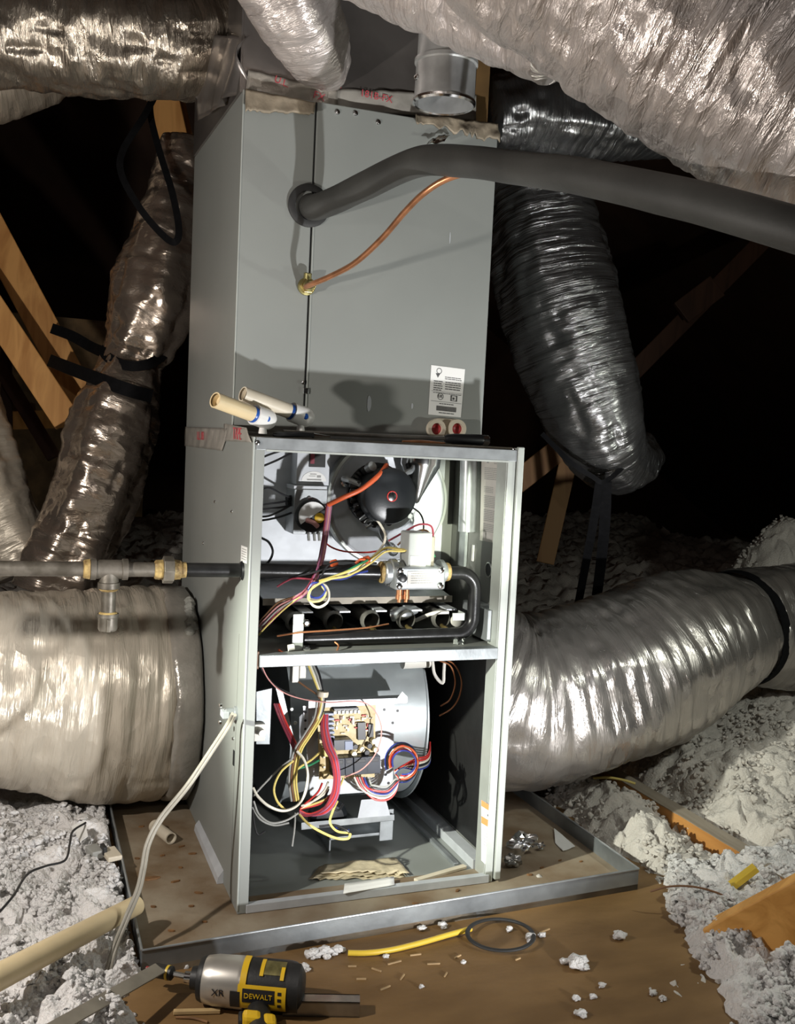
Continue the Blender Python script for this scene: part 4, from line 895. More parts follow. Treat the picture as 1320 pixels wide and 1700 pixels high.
# junction box and door switch on the left wall
jb = fo('junction_box', MB().hexa([on(425,1148,.06), on(452,1142,.06), on(448,1236,.06), on(425,1236,.06)], [on(425,1148,.14), on(440,1142,.14), on(440,1236,.14), on(425,1236,.14)]), 'galv_pan', bevel=.001)  # darker metal colour paints in the shade inside the left wall
ds = pbox('door_switch', 423, 1203, 440, 1230, .045, .062, 'white_plastic', jb)
obj('switch_button', MB().tube([on(432,1214,.045), on(436,1218,.030)], .007, 10), 'white_plastic', jb, smooth=True)
fo('deflector', MB().hexa([on(458,1142,.16), on(470,1150,.16), on(488,1225,.16), on(482,1238,.16)], [on(458,1142,.163), on(470,1150,.163), on(488,1225,.163), on(482,1238,.163)]), 'galv')
fo('rivet', MB().lathe(V(on(484,1177,.15)), (0,-1,0), [(0,.004),(.003,.003)], 10), 'edge', smooth=True); fo('rivet', MB().lathe(V(on(490,1200,.15)), (0,-1,0), [(0,.004),(.003,.003)], 10), 'edge', smooth=True)
wp = pbox('wire_plug', 486, 1106, 496, 1133, .13, .15, 'white_plastic'); pbox('wire_plug', 498, 1104, 508, 1126, .135, .15, 'white_plastic')
# capacitor bracket at the top right of the blower
fo('capacitor', MB().tube([on(668,1098,.24), on(712,1096,.24)], .016, 18), 'white_plastic', smooth=True)
fo('loop_bracket', MB().tube([on(718,1096,.20), on(722,1120,.20), on(735,1134,.19), on(737,1115,.19), on(738,1096,.19)], .0035, 8, smooth=5), 'white_plastic', smooth=True)
# orange warning label by the right stile
wl, fr = label_plate(fu, 'warning_label', [on(799,1328,.003), on(815,1338,.003), on(811,1440,.003), on(799,1428,.003)], 'paper_white')
bars(wl, 'orange_band', fr, [(0,.0,1,.10),(0,.26,1,.38)], 'label_orange'); bars(wl, 'warning_triangle', fr, [(.6,.17,.9,.21),(.7,.15,.85,.17)], 'print')
bars(wl, 'printed_lines', fr, textrows((.45,.5,.55,.60,.65,.70), .15, .85, 9, .02), 'print_pale')

# ---- wiring
def wire(m, r, pts, name='wire', k=7, n=7):
    return fo(name, MB().tube([on(*p) for p in pts], r * (.78 if name == 'wire' else .9), n, smooth=k), 'wire_' + m, smooth=True)
wire('orange', .0055, [(642,772,.14),(628,790,.12),(600,812,.115),(570,826,.12),(545,838,.14)], 'ignition_lead', n=10)
for i, (m, dx, dy) in enumerate((('purple',0,0),('pink',3,1),('maroon',-2,2),('purple',5,3))):
    wire(m, .0028, [(545+dx,836,.14),(541+dx,870,.13),(537+dx,900,.115),(530+dx,935,.05+.006*i),(517+dx,968,.03),(500+dx,985+dy,.03),(470+dx,1002+dy*2,.05),(445,1028+dy*3,.08),(432,1040+dy*3,.10)])
wire('white', .0032, [(622,858,.13),(634,875,.12),(640,890,.11),(634,908,.10),(614,928,.06),(590,945,.02),(560,957,.02),(535,966,.02),(519,975,.02),(513,988,.02),(518,1003,.018),(530,1008,.016),(543,1000,.018),(546,985,.02),(540,972,.022),(526,968,.024)])
wire('yellow', .003, [(700,882,.07),(712,892,.06),(710,903,.05),(690,914,.05),(665,912,.06),(640,910,.07),(618,926,.05),(585,945,.018),(552,958,.016),(530,965,.018)])
wire('yellow', .0026, [(700,886,.06),(708,900,.05),(690,910,.045),(668,915,.05),(640,916,.06),(615,935,.03),(580,955,.012),(545,962,.012),(525,972,.014),(514,982,.014),(512,994,.014),(520,999,.014),(534,996,.014),(541,984,.016),(534,972,.018)])
wire('maroon', .0026, [(645,898,.10),(670,884,.09),(695,871,.08),(715,873,.07),(719,888,.07),(714,905,.06)])
wire('brown', .0026, [(660,905,.10),(680,888,.09),(705,880,.08),(718,895,.07),(716,915,.07),(700,918,.06)])
wire('black', .0024, [(684,842,.13),(697,852,.12),(703,866,.10),(703,884,.08)])
wire('red', .0022, [(538,892,.13),(545,905,.12),(570,915,.12),(610,917,.11),(640,912,.10)])
wire('black', .0024, [(530,965,.02),(545,938,.03),(570,931,.04),(600,933,.05),(625,935,.06)])
wire('black', .0024, [(440,962,.06),(500,955,.04),(540,945,.03),(580,938,.04),(605,935,.05)])
wire('blue', .0026, [(530,970,.016),(545,962,.015),(570,961,.014),(590,953,.015),(610,948,.03)])
wire('blue', .0026, [(512,978,.02),(520,968,.018),(534,970,.016),(540,982,.016),(530,992,.018),(516,990,.02),(512,978,.022)])
wire('green', .0024, [(530,968,.02),(550,958,.018),(572,950,.016),(590,940,.02),(610,930,.03)])
wire('green', .0024, [(712,908,.06),(718,916,.055),(722,925,.05)])
wire('maroon', .0024, [(460,974,.05),(475,965,.045),(490,960,.04),(520,962,.03)])
for q, (m, y1_) in enumerate((('brown',1000),('pink',1006),('grey',1012),('yellow',1020))):
    wire(m, .0022, [(512,978+q,.03),(490,990+q*2,.035),(462,y1_,.05),(440,y1_+22,.07),(430,y1_+34,.09)])
for ya, yb in ((812,828),(838,829),(858,836),(864,850),(846,838)): wire('black', .0028, [(434,ya,.20),(448,ya-2,.21),(468,(ya+yb)/2,.23),(487,yb,.245)])
wire('black', .003, [(434,893,.10),(446,900,.09),(453,915,.08),(448,930,.08),(436,942,.09)])
wire('black', .0028, [(434,760,.16),(455,752,.17),(478,746,.19)]); wire('black', .0028, [(434,775,.15),(460,764,.16),(484,752,.19)])
for q in ((548,938),(602,932)): fo('wire_nut', MB().lathe(V(on(q[0]+ (0 if q[0] > 580 else 0), q[1], .05)), (.8,-.2,.4), [(0,.004),(.004,.0075),(.014,.006),(.016,.003)], 12), 'wire_orange', smooth=True)
wire('orange', .0035, [(590,935,.045),(602,928,.04),(612,938,.04)])
wire('copper', .0022, [(460,1056,.05),(500,1050,.035),(560,1046,.04),(610,1042,.06),(645,1036,.08)]); wire('copper', .0022, [(556,1066,.04),(562,1072,.03),(558,1082,.02),(550,1086,.03)])
wire('orange', .003, [(462,1079,.03),(470,1084,.03),(478,1086,.035)]); fo('spade_plug', MB().tube([on(478,1076,.03), on(488,1074,.03)], .006, 10), 'white_plastic', smooth=True)
# lower wiring
for q, (m, dx) in enumerate((('white',0),('grey',5),('black',9),('yellow',-3))):
    wire(m, .0028, [(513+dx,1100,.13),(522+dx,1122,.12),(530+dx*.6,1145,.11),(535+dx*.5,1160,.105),(531+dx*.4,1185,.10),(517+dx*.4,1212,.10),(500+dx*.4,1238,.10)])
fo('wire_tie', MB().lathe(V(on(535,1156,.106)), (.1,0,1), [(0,.011),(.006,.012),(.010,.011)], 14), 'pvc_pale', smooth=True)
wire('brown', .0024, [(496,1132,.13),(510,1142,.12),(525,1152,.11),(531,1160,.105)])
for m, dx in (('yellow',2),('brown',-2),('yellow',6),('grey',-6)):
    wire(m, .0026, [(532+dx,1162,.105),(528+dx,1190,.10),(512+dx,1218,.09),(496+dx,1243,.09),(488+dx,1270,.09),(486+dx,1300,.10),(490+dx,1330,.11)])
wire('white', .0034, [(493,1247,.08),(505,1262,.07),(511,1288,.06),(506,1318,.055),(492,1338,.06),(470,1346,.06),(446,1338,.06),(428,1322,.07),(420,1308,.08)])
wire('yellow', .0030, [(488,1262,.09),(466,1282,.08),(455,1308,.075),(460,1330,.07),(474,1345,.07)])
wire('grey', .0026, [(420,1322,.09),(440,1300,.09),(465,1275,.09),(490,1255,.09)]); wire('grey', .0026, [(421,1330,.08),(430,1352,.07),(450,1366,.06),(475,1362,.06),(495,1350,.07)])
wire('grey', .0026, [(419,1340,.08),(432,1360,.07),(455,1370,.065),(480,1366,.06)]); wire('grey', .0024, [(490,1350,.08),(489,1375,.06),(485,1405,.05)])
for q, (m, dx) in enumerate((('red',0),('maroon',4),('purple',8),('maroon',-4),('red',12),('purple',16),('maroon',-8))):
    wire(m, .0022, [(538+dx*.4,1186,.12),(537+dx*.5,1210,.115),(543+dx*.6,1240,.10),(553+dx*.5,1262,.09),(558+dx*.4,1292,.085),(553+dx*.5,1322,.08),(536+dx*.6,1342+q,.08),(514+dx*.5,1351+q*.6,.085),(497,1345+q,.09)])
for m, xa, ya in (('red',560,1300),('white',545,1298),('yellow',570,1292),('red',535,1300)):
    wire(m, .0026, [(xa,ya,.10),(xa-8,ya+16,.09),(xa-28,ya+34,.09),(498,1343,.09)])
wire('white', .0028, [(546,1306,.10),(536,1320,.095),(516,1332,.09),(500,1338,.09)])
for m, x_ in (('maroon',455),('maroon',459),('red',463)): wire(m, .003, [(x_,1168,.14),(x_+10,1195,.13),(x_+24,1225,.11),(x_+34,1245,.10)])
wire('yellow', .0032, [(497,1352,.09),(512,1368,.07),(535,1382,.05),(560,1392,.04),(578,1392,.04),(582,1384,.045)])
wire('yellow', .003, [(560,1330,.09),(552,1348,.075),(548,1366,.06),(560,1380,.05),(580,1383,.05)]); wire('black', .003, [(530,1372,.07),(555,1370,.06),(575,1378,.05),(582,1385,.05)])
wire('blue', .0026, [(556,1372,.07),(566,1382,.06),(580,1378,.055)])
wire('yellow', .003, [(545,1235,.12),(556,1246,.10),(560,1270,.09),(556,1292,.09)]); wire('yellow', .003, [(530,1250,.13),(516,1262,.11),(500,1272,.10),(490,1280,.10)])
wire('green', .003, [(530,1262,.13),(515,1270,.11),(495,1276,.10)])
cx_, cy_ = 666, 1266
for q, (m, dr, k0) in enumerate((('red',0,.1),('blue',4,.0),('white',-4,.2),('black',2,.35),('red',-7,.45),('orange',-2,.6),('blue',-9,.8))):
    L_ = []
    for i in range(11):
        a = math.radians(200 - i*30); rx_, ry_ = 25+dr*.6, 29+dr
        L_.append((cx_+math.cos(a)*rx_ + q*.8, cy_-math.sin(a)*ry_, .12 - .004*q + .012*math.sin(a*2+k0)))
    wire(m, .0022, L_)
for q, (m, y_) in enumerate((('red',1258),('red',1262),('white',1266),('black',1270),('grey',1273),('blue',1276))):
    wire(m, .0026, [(655,1280+q,.12),(668,1272+q*.4,.115),(690,y_+2,.13),(706,y_-2,.17),(713,y_-10,.21),(714,y_-26,.24)])
for q, (m, y_) in enumerate((('white',1322),('red',1326),('grey',1318),('red',1312),('blue',1316),('black',1308),('grey',1304))):
    wire(m, .0026, [(588+q*4,1290,.12),(598+q*3,1308-q,.115),(620,y_,.11),(642,y_+2,.11),(656,y_-10,.112),(661,1294,.115),(655,1284,.12)])
wire('pink', .0016, [(432,1100,.05),(446,1128,.06),(468,1148,.09),(500,1160,.10),(545,1166,.10),(590,1164,.11),(615,1172,.115),(630,1195,.115),(633,1222,.11),(622,1254,.105),(600,1278,.10),(572,1290,.10)])
wire('black', .0018, [(430,1102,.05),(440,1120,.06),(460,1140,.09),(490,1155,.10)])
wire('copper', .0022, [(738,1094,.18),(755,1104,.17),(766,1128,.16),(763,1155,.16),(750,1176,.18),(730,1188,.22)]); wire('copper', .0022, [(728,1096,.18),(748,1106,.17),(756,1132,.17),(748,1160,.18),(732,1172,.22)])
wire('black', .0022, [(420,1345,.06),(422,1365,.05),(428,1385,.045),(440,1380,.05)])
wire('black', .003, [(545,1310,.11),(540,1330,.10),(560,1345,.10),(570,1335,.11)])
# ------------------------------------------------------------------ refrigerant lines
hp_ = [on(512,342,YC+.02), on(525,344,YC-.03), at(560,331,t=1.88), at(610,306,t=1.80), at(665,279,t=1.72), at(715,266,t=1.65), at(770,268,t=1.58), at(850,277,t=1.50), at(940,289,t=1.39), at(1040,308,t=1.30), at(1160,336,t=1.20), at(1320,381,t=1.10), at(1500,440,t=1.04), at(1660,520,t=1.02), at(1790,700,t=1.05), at(1840,1000,t=1.12), at(1860,1400,t=1.2)]
hs_ = MB().tube(hp_, .0245, 24, smooth=8)
hv = np.array(hs_.v); hv += np.stack([vn(hv[:,0]*14, hv[:,1]*14, hv[:,2]*14, s) for s in (1,2,3)], 1) * .0012; hs_.v = [tuple(q) for q in hv]
tag(obj('insulated_hose', hs_, 'foam', None, smooth=True), 'thick black foam insulated line curving out of the coil cabinet to the right', 'hose')
cl_ = [on(508,476,YC-.03), at(522,470,t=1.90), at(550,458,t=1.87), at(590,436,t=1.82), at(635,395,t=1.76), at(672,352,t=1.70), at(705,320,t=1.65), at(745,296,t=1.62), at(800,284,t=1.60), at(870,290,t=1.55)]
tag(obj('copper_tube', MB().tube(cl_, .0052, 14, smooth=8), 'copper', None, smooth=True), 'thin bent copper tube from the brass fitting up under the black hose', 'tube')

# ------------------------------------------------------------------ black iron gas line with tee and drip leg
gp = thing('gas_pipe', 'black iron gas pipe with tee and drip leg entering the furnace side', 'pipe', on(178,1045,GY))
g0, g1 = V(on(-190,942,GY)), V(on(426,947,GY)); gd = (g1 - g0).normalized()
def gx(p): q = V(on(p, 945, GY)); return g0 + gd * (q - g0).dot(gd)
obj('pipe_run', MB().tube([g0, gx(152)], .0128, 24), 'old_iron', gp, smooth=True)
obj('pipe_nipple', MB().tube([gx(205), gx(262)], .0128, 24), 'old_iron', gp, smooth=True)
obj('pipe_run', MB().tube([gx(298), g1], .0128, 24), 'black_iron', gp, smooth=True)
t0, t1 = gx(150), gx(212); tl = (t1 - t0).length
te = obj('pipe_tee', MB().lathe(t0, gd, [(0,.0145),(0,.0185),(.009,.0185),(.010,.0165),(tl-.010,.0165),(tl-.009,.0185),(tl,.0185),(tl,.0145)], 30), 'old_iron', gp, smooth=True)
tm = (t0 + t1) / 2; dn = Vector((0,0,-1))
obj('tee_branch', MB().lathe(tm, dn, [(0,.015),(.022,.0165),(.023,.0185),(.033,.0185),(.033,.014)], 30), 'old_iron', te, smooth=True)
obj('thread_sealant', MB().lathe(t0 - gd*.012, gd, [(0,.013),(.002,.016),(.006,.0165),(.011,.0175),(.013,.015)], 22), 'dope', gp, smooth=True)
obj('drip_leg', MB().tube([tm + dn*.030, tm + dn*.088], .0125, 24), 'old_iron', gp, smooth=True)
obj('leg_sealant', MB().lathe(tm + dn*.033, dn, [(0,.015),(.002,.0165),(.005,.013)], 20), 'dope', gp, smooth=True)
pc_ = obj('drip_cap', MB().lathe(tm + dn*.077, dn, [(0,.0135),(0,.0178),(.006,.0182),(.007,.0165),(.026,.0165),(.030,.0145),(.031,.0)], 24), 'old_iron', gp, smooth=True)
obj('cap_rib', MB().box((tm.x-.003,tm.y-.0185,tm.z-.107),(tm.x+.003,tm.y-.014,tm.z-.085)), 'old_iron', pc_, bevel=.001)
obj('cap_sealant', MB().lathe(tm + dn*.074, dn, [(0,.0128),(.002,.0155),(.004,.0165)], 20), 'dope', gp, smooth=True)
u0 = gx(256); un = obj('pipe_union', MB().lathe(u0, gd, [(0,.0145),(.003,.0175),(.015,.018)], 8), 'dope', gp, bevel=.001)
obj('union_nut', MB().lathe(u0 + gd*.015, gd, [(0,.024),(.001,.0245),(.017,.0245),(.018,.0235)], 8), 'old_iron', gp, bevel=.001)
obj('union_tail', MB().lathe(u0 + gd*.033, gd, [(0,.018),(.012,.017),(.014,.0145),(.022,.0140)], 16), 'dope', gp, smooth=True)
obj('wall_nipple_ring', MB().lathe((-.004,g1.y,g1.z), (1,0,0), [(0,.016),(.004,.018)], 24), 'black_plastic', gp, smooth=True)

# ------------------------------------------------------------------ drain pan and what lies in it
FL, FR, BR, BL = (-.185,-.140), (.794,-.085), (.787,.84), (-.172,.84)
pn = thing('drain_pan', 'shallow galvanised drain pan under the furnace with dirty floor', 'pan', (.3,.35,FZ))
def q3(p, z): return (p[0], p[1], z)
obj('pan_base', MB().hexa([q3(p, FZ) for p in (FL,FR,BR,BL)], [q3(p, -.0006) for p in (FL,FR,BR,BL)]), 'pan_floor', pn)
def pwall(a, b, th, z1=.030):
    a = Vector((*a, 0)); b = Vector((*b, 0)); d = (b - a).normalized(); n = Vector((-d.y, d.x, 0)) * th
    k = 24; mb = MB()
    for i in range(k):
        p, q = a.lerp(b, i/k), a.lerp(b, (i+1)/k); za = z1 + .0012*math.sin(i*1.7) ; zb = z1 + .0012*math.sin((i+1)*1.7)
        mb.hexa([(p.x,p.y,FZ),(q.x,q.y,FZ),(q.x+n.x,q.y+n.y,FZ),(p.x+n.x,p.y+n.y,FZ)], [(p.x,p.y,za),(q.x,q.y,zb),(q.x+n.x,q.y+n.y,zb),(p.x+n.x,p.y+n.y,za)])
    o = obj('pan_wall', mb, 'galv_pan', pn)
    obj('rolled_rim', MB().tube([(a.x,a.y,z1+.001),(b.x,b.y,z1+.001)], .0022, 8), 'galv', pn, smooth=True)
for p, q in ((FL,FR),(FR,BR),(BR,BL),(BL,FL)): pwall(p, q, .0025)
tag(obj('paper_scrap', MB().sheet([at(920,1375,z=.003), at(955,1405,z=.003), at(935,1412,z=.003), at(922,1398,z=.003)], 6, 5, .002, 30, .0006, 4), 'paper_white', None), 'white paper scrap against the right wall of the drain pan', 'paper')
bv, bf = ICO[2]
def crumple(c, r, seed, m, name, label, cat, sc=(1,.8,.6), parent=None):
    o = np.random.default_rng(seed).uniform(0, 40, 3); k = 1 + .6*vn(bv[:,0]*2.2+o[0], bv[:,1]*2.2+o[1], bv[:,2]*2.2+o[2], 3)
    vs = bv * k[:,None] * r * np.array(sc); vs[:,2] += c[2] - vs[:,2].min(); vs[:,0] += c[0]; vs[:,1] += c[1]
    ob = obj(name, MB().add(vs, [tuple(int(i) for i in f) for f in bf]), m, None)
    return tag(ob, label, cat)
crumple(at(868,1418,z=0.0), .030, 3, 'chrome', 'foil_scrap', 'crumpled shiny foil scrap in the pan right of the furnace', 'foil')
crumple(at(850,1438,z=0.0), .018, 5, 'steel', 'foil_scrap', 'smaller dark foil scrap touching the furnace corner in the pan', 'foil')
crumple(at(898,1410,z=0.0), .010, 8, 'chrome', 'foil_scrap', 'tiny bright foil scrap farthest right in the pan', 'foil')
pe = thing('pipe_offcut', 'short tan plastic pipe offcut lying in the drain pan', 'pipe offcut', at(272,1392,z=0))
a_, b_ = V(at(262,1375,z=.013)), V(at(284,1392,z=.013)); dd = b_ - a_
obj('offcut_wall', MB().lathe(a_, dd, [(0,.012),(dd.length,.0125),(dd.length,.010),(0,.010),(0,.012)], 20, caps=False), 'pvc_pale', pe, smooth=True)
obj('offcut_collar', MB().lathe(a_ - dd*.25, dd, [(0,.010),(.001,.014),(.010,.014),(.011,.011)], 20), 'pvc_pale', pe, smooth=True)
rc = random.Random(12)
chips = [(252,1458,34),(292,1463,18),(330,1482,16),(318,1504,10),(270,1420,10),(235,1372,12),(340,1530,9),(300,1440,8),(255,1505,10),(285,1545,12),(320,1417,16),(302,1405,14),(228,1425,10),(262,1368,8),(760,1478,12),(690,1500,12),(540,1540,10),(900,1440,10),(930,1428,9),(880,1452,12),(965,1430,8)]
for x_, y_, L_ in chips:
    c = V(at(x_, y_, z=.0012)); an = rc.uniform(-.5,.5); l_ = L_ * .0011 / 2; w_ = l_ * rc.uniform(.18,.45)
    d = Vector((math.cos(an), math.sin(an), 0)); n = Vector((-d.y, d.x, 0))
    pts_ = [c + d*l_*.9 + n*w_*.2, c + d*l_*.3 + n*w_, c - d*l_*.6 + n*w_*.8, c - d*l_, c - d*l_*.5 - n*w_, c + d*l_*.5 - n*w_*.7]
    mb = MB().add([p - Vector((0,0,.0015)) for p in pts_] + [p + Vector((0,0,.0015)) for p in pts_], [tuple(range(5,-1,-1)), tuple(range(6,12))] + [(i,(i+1)%6,6+(i+1)%6,6+i) for i in range(6)])
    tag(obj('wood_chip', mb, 'chipwood'), 'small brown wood chip lying on the drain pan floor', 'wood chip', 'wood chips in the drain pan')

sp_ = [(655,1598,26),(690,1585,20),(720,1600,22),(625,1610,18),(760,1588,16),(668,1622,18),(740,1618,14),(905,1545,24),(600,1625,16),(585,1604,14),(640,1640,20),(860,1592,12)]
for x_, y_, L_ in sp_:
    c = V(at(x_, y_, z=FZ + .0014)); an = rc.uniform(-.9,.9); d = Vector((math.cos(an), math.sin(an), 0)) * L_ * .0005
    tag(obj('wood_splinter', MB().beam(c - d, c + d, .0022, .0022), 'splinter'), 'thin pale wood splinter on the bare deck', 'splinter', 'wood splinters on the deck')

# papers inside the furnace bottom
pp = thing('paper_booklet', 'yellowed torn paper lying inside the furnace bottom', 'paper', at(600,1445,z=.008))
for i in range(4):
    obj('page', MB().sheet([at(512+i*6,1462-i*4,z=.008+i*.002), at(672+i*3,1456-i*3,z=.008+i*.002), at(650+i*2,1426-i,z=.009+i*.002), at(530+i*4,1440-i*2,z=.009+i*.002)], 22, 8, .0022, 30, .0007, 60+i, edge=.008), 'paper_old', pp, smooth=True, angle=0)
tag(obj('paper_tag', MB().sheet([at(570,1484,z=.017), at(655,1470,z=.017), at(654,1456,z=.018), at(572,1468,z=.018)], 10, 4, .0004, 20, .0012, 7), 'paper_white', None, smooth=True, angle=0), 'clean white paper tag on the front lip of the furnace', 'tag')
tag(obj('wood_lath', MB().beam(at(690,1462,z=.011), at(772,1438,z=.011), .012, .006), 'pvc_pale', None, bevel=.001), 'pale flat strip lying inside the right front of the furnace', 'strip')

# ------------------------------------------------------------------ things on top of the furnace
def stub(label, tip, fit, mp, seed):
    tip, fit = V(tip), V(fit); d = (fit - tip).normalized(); L = (fit - tip).length
    r = thing('pipe_stub', label, 'pipe stub', (fit.x, fit.y, H), 'pipe stubs on the furnace')
    obj('stub_pipe', MB().lathe(tip, d, [(.0,.0115),(0,.0138),(L-.012,.0138),(L-.012,.0115),(.004,.0113)], 28, caps=False), mp, r, smooth=True)
    obj('stub_core', MB().lathe(tip + d*.012, d, [(0,.0112),(.003,.0112)], 20), mp, r)
    obj('glue_ring', MB().lathe(fit - d*.028, d, [(0,.0138),(.003,.0152),(.007,.0148),(.010,.0170)], 24, caps=False), 'glue_blue', r, smooth=True)
    cp_ = obj('end_fitting', MB().lathe(fit - d*.022, d, [(0,.0142),(0,.0182),(.030,.0186),(.038,.0170),(.044,.0125),(.047,.005),(.0475,0)], 30), 'pvc_white', r, smooth=True)
    obj('glue_smear', MB().lathe(fit + d*.004 + Vector((0,-.018,0)), (0,-1,0), [(0,.006),(.0012,.005),(.0016,.002)], 12), 'glue_blue', cp_, smooth=True)
    obj('drip', MB().tube([fit + Vector((0,0,-.015)), fit + Vector((.0,0,-.028))], [.006,.008], 12), 'pvc_white', r, smooth=True)
    return r
stub('tan plastic pipe stub with white fitting, the front lower one on the furnace', on(357,664,-.005), on(437,694,.045), 'pvc', 1)
stub('pale plastic pipe stub with white fitting, the rear upper one on the furnace', on(403,654,.05), on(500,690,.085), 'pvc_pale', 2)
sd = thing('screwdriver', 'long black screwdriver lying on the furnace top', 'screwdriver', (.42,.10,H))
hz_ = H + .0115
h0, h1, h2 = V((*at(738,735,y=.105)[:2],hz_)), V((*at(800,735,y=.105)[:2],hz_)), V((*at(470,720,y=.125)[:2],H+.010))
hd = (h1 - h0).normalized(); hl_n = (h1 - h0).length
obj('handle', MB().lathe(h0, hd, [(0,.006),(.004,.0085),(.02,.0105),(hl_n-.004,.0112),(hl_n,.0105)], 18), 'black_plastic', sd, smooth=True)
obj('end_cap', MB().lathe(h1, hd, [(0,.0108),(.012,.0112),(.014,.0095)], 18), 'chrome', sd, smooth=True)
obj('shaft', MB().tube([h2, h0], .0042, 10), 'steel', sd, smooth=True)
cs = thing('copper_offcut', 'flattened reddish copper offcut on the furnace front rail', 'offcut', on(700,738,.03))
obj('offcut_body', MB().tube([(*at(668,735,y=.035)[:2],H+.003), (*at(700,737,y=.032)[:2],H+.004), (*at(738,739,y=.034)[:2],H+.003)], [.004,.006,.003], 12, smooth=5, flat=.5), 'copper', cs, smooth=True)
tl_ = thing('pliers', 'small shiny pliers lying on the left of the furnace top', 'pliers', (.13,.08,H))
for s_ in (-1, 1):
    obj('grip', MB().tube([on(455,722,.06), on(480,722 + s_,.05+.012*s_), on(520,722,.055+.012*s_)], .0042, 8, smooth=5), 'black_plastic', tl_, smooth=True)
    p0 = V((*on(520,722,.055+.012*s_)[:2], H+.006)); p1 = V((*on(548,724,.055)[:2], H+.005))
    obj('jaw', MB().tube([p0, p1], [.005,.002], 8), 'chrome', tl_, smooth=True)
for o_ in tl_.children:
    if o_.name.startswith('grip'):
        zz = min(v.co.z for v in o_.data.vertices); o_.data.transform(Matrix.Translation((0,0,H + .0005 - zz)))

# ------------------------------------------------------------------ cables, sticks and tools on the deck
cb = [at(388,1186,x=-.024), at(380,1202,t=1.80), at(352,1245,t=1.78), at(312,1304,t=1.76), at(268,1358,t=1.74), at(246,1400,t=1.72), at(238,1440,t=1.70), at(230,1476,t=1.68), at(212,1520,t=1.66), at(190,1575,t=1.63), at(176,1625,t=1.60), at(171,1665,t=1.57), at(176,1710,t=1.55), at(190,1760,t=1.53)]
ca = thing('power_cable', 'grey power cable looping from the furnace side down over the insulation', 'cable', cb[-1])
C_s = crom(cb, 8)
for s_, m_ in ((-1, 'cable_grey'), (1, 'cable_grey')):
    pts_ = []
    for i, p in enumerate(C_s):
        d = V(C_s[min(i+1, len(C_s)-1)]) - V(C_s[max(i-1,0)]); sdv = d.cross(vw - V(p)).normalized()
        pts_.append(V(p) + sdv * .0026 * s_)
    obj('conductor', MB().tube(pts_, .0030, 9), m_, ca, smooth=True)
bw = [at(-20,1535,z=.055), at(20,1490,z=.062), at(45,1452,z=.066), at(75,1438,z=.064), at(108,1428,z=.062), at(116,1400,z=.068), at(121,1380,z=.074), at(142,1366,z=.066)]
tag(obj('thin_wire', MB().tube(bw, .0022, 8, smooth=7), 'wire_black', None, smooth=True), 'thin black wire lying on the white insulation at left', 'wire')
tag(obj('paper_scrap', MB().sheet([at(118,1372,z=.052), at(134,1400,z=.050), at(146,1388,z=.055), at(142,1364,z=.065)], 6, 5, .002, 40, .0008, 3), 'paper_white', None), 'bright white paper scrap under the thin black wire', 'paper')
js = thing('plastic_scrap', 'grey and tan box scrap half sunk in insulation by the pan', 'scrap', at(170,1420,z=.03))
obj('scrap_panel', MB().obox(at(157,1414,z=.035), (1,.3,0), (-.3,1,0), (0,0,1), .012, .020, .008), 'wire_grey', js, bevel=.002)
obj('scrap_flap', MB().obox(at(185,1418,z=.035), (1,.2,0), (-.2,1,0), (0,0,1), .014, .026, .005), 'pvc_pale', js, bevel=.002)
obj('scrap_clip', MB().obox(at(172,1410,z=.042), (1,.2,0), (-.2,1,0), (0,0,1), .004, .012, .008), 'black_plastic', js, bevel=.001)
ps_ = thing('plastic_pipe', 'long tan plastic pipe lying across the insulation at bottom left', 'pipe', at(100,1580,z=.03))
e0, e1 = V(at(-60,1652,t=1.36)), V(at(226,1503,z=.052)); dd = e1 - e0
obj('pipe_wall', MB().lathe(e0, dd, [(0,.0195),(dd.length,.0165),(dd.length,.0135),(.0,.0165),(0,.0195)], 32, caps=False), 'pvc', ps_, smooth=True)
obj('pipe_plug', MB().lathe(e1 - dd.normalized()*.006, dd, [(0,.0136),(.002,.0136)], 20), 'pvc_pale', ps_)
tag(obj('metal_strip', MB().beam(at(40,1735,z=.075), at(266,1607,z=.04), .022, .003, (0,-.5,1)), 'dusty_metal', None, bevel=.0008), 'flat dusty metal strip leading to the driver bit', 'strip')
sqt = thing('square_tube', 'short square grey metal tube beside the impact driver', 'tube', at(550,1672,z=FZ))
a_, b_ = V(at(470,1668,z=FZ+.012)), V(at(597,1670,z=FZ+.012)); dd = (b_-a_).normalized(); sdv = dd.cross(Vector((0,0,1)))
for off, hx, hz in ((Vector((0,0,.0105)), .012, .0012), (Vector((0,0,-.0105)), .012, .0012), (sdv*.0108, .0012, .0117), (-sdv*.0108, .0012, .0117)):
    obj('tube_wall', MB().obox((a_+b_)/2 + off, dd, sdv, (0,0,1), (b_-a_).length/2, hx, hz), 'steel', sqt)
yc = [at(578,1582,z=FZ+.005), at(610,1582,z=FZ+.006), at(650,1577,z=FZ+.006), at(700,1565,z=FZ+.006), at(745,1552,z=FZ+.007), at(782,1542,z=FZ+.008)]
tag(obj('yellow_cord', MB().tube(yc, .0048, 12, smooth=6), 'cord_yellow', None, smooth=True), 'short yellow cord lying on the deck in front of the pan', 'cord')
rg = []; n_ = 40
for i in range(n_ + 1):
    a = 2*math.pi*i/n_; rg.append(at(831 + math.cos(a)*55, 1552 + math.sin(a)*26 + 3*math.cos(a), z=FZ + .0055 + .003*(1+math.sin(a*2+1))))
tag(obj('rubber_belt', MB().tube(rg, .0042, 8, flat=.6), 'rubber', None, smooth=True), 'black rubber belt ring lying on the deck', 'belt')
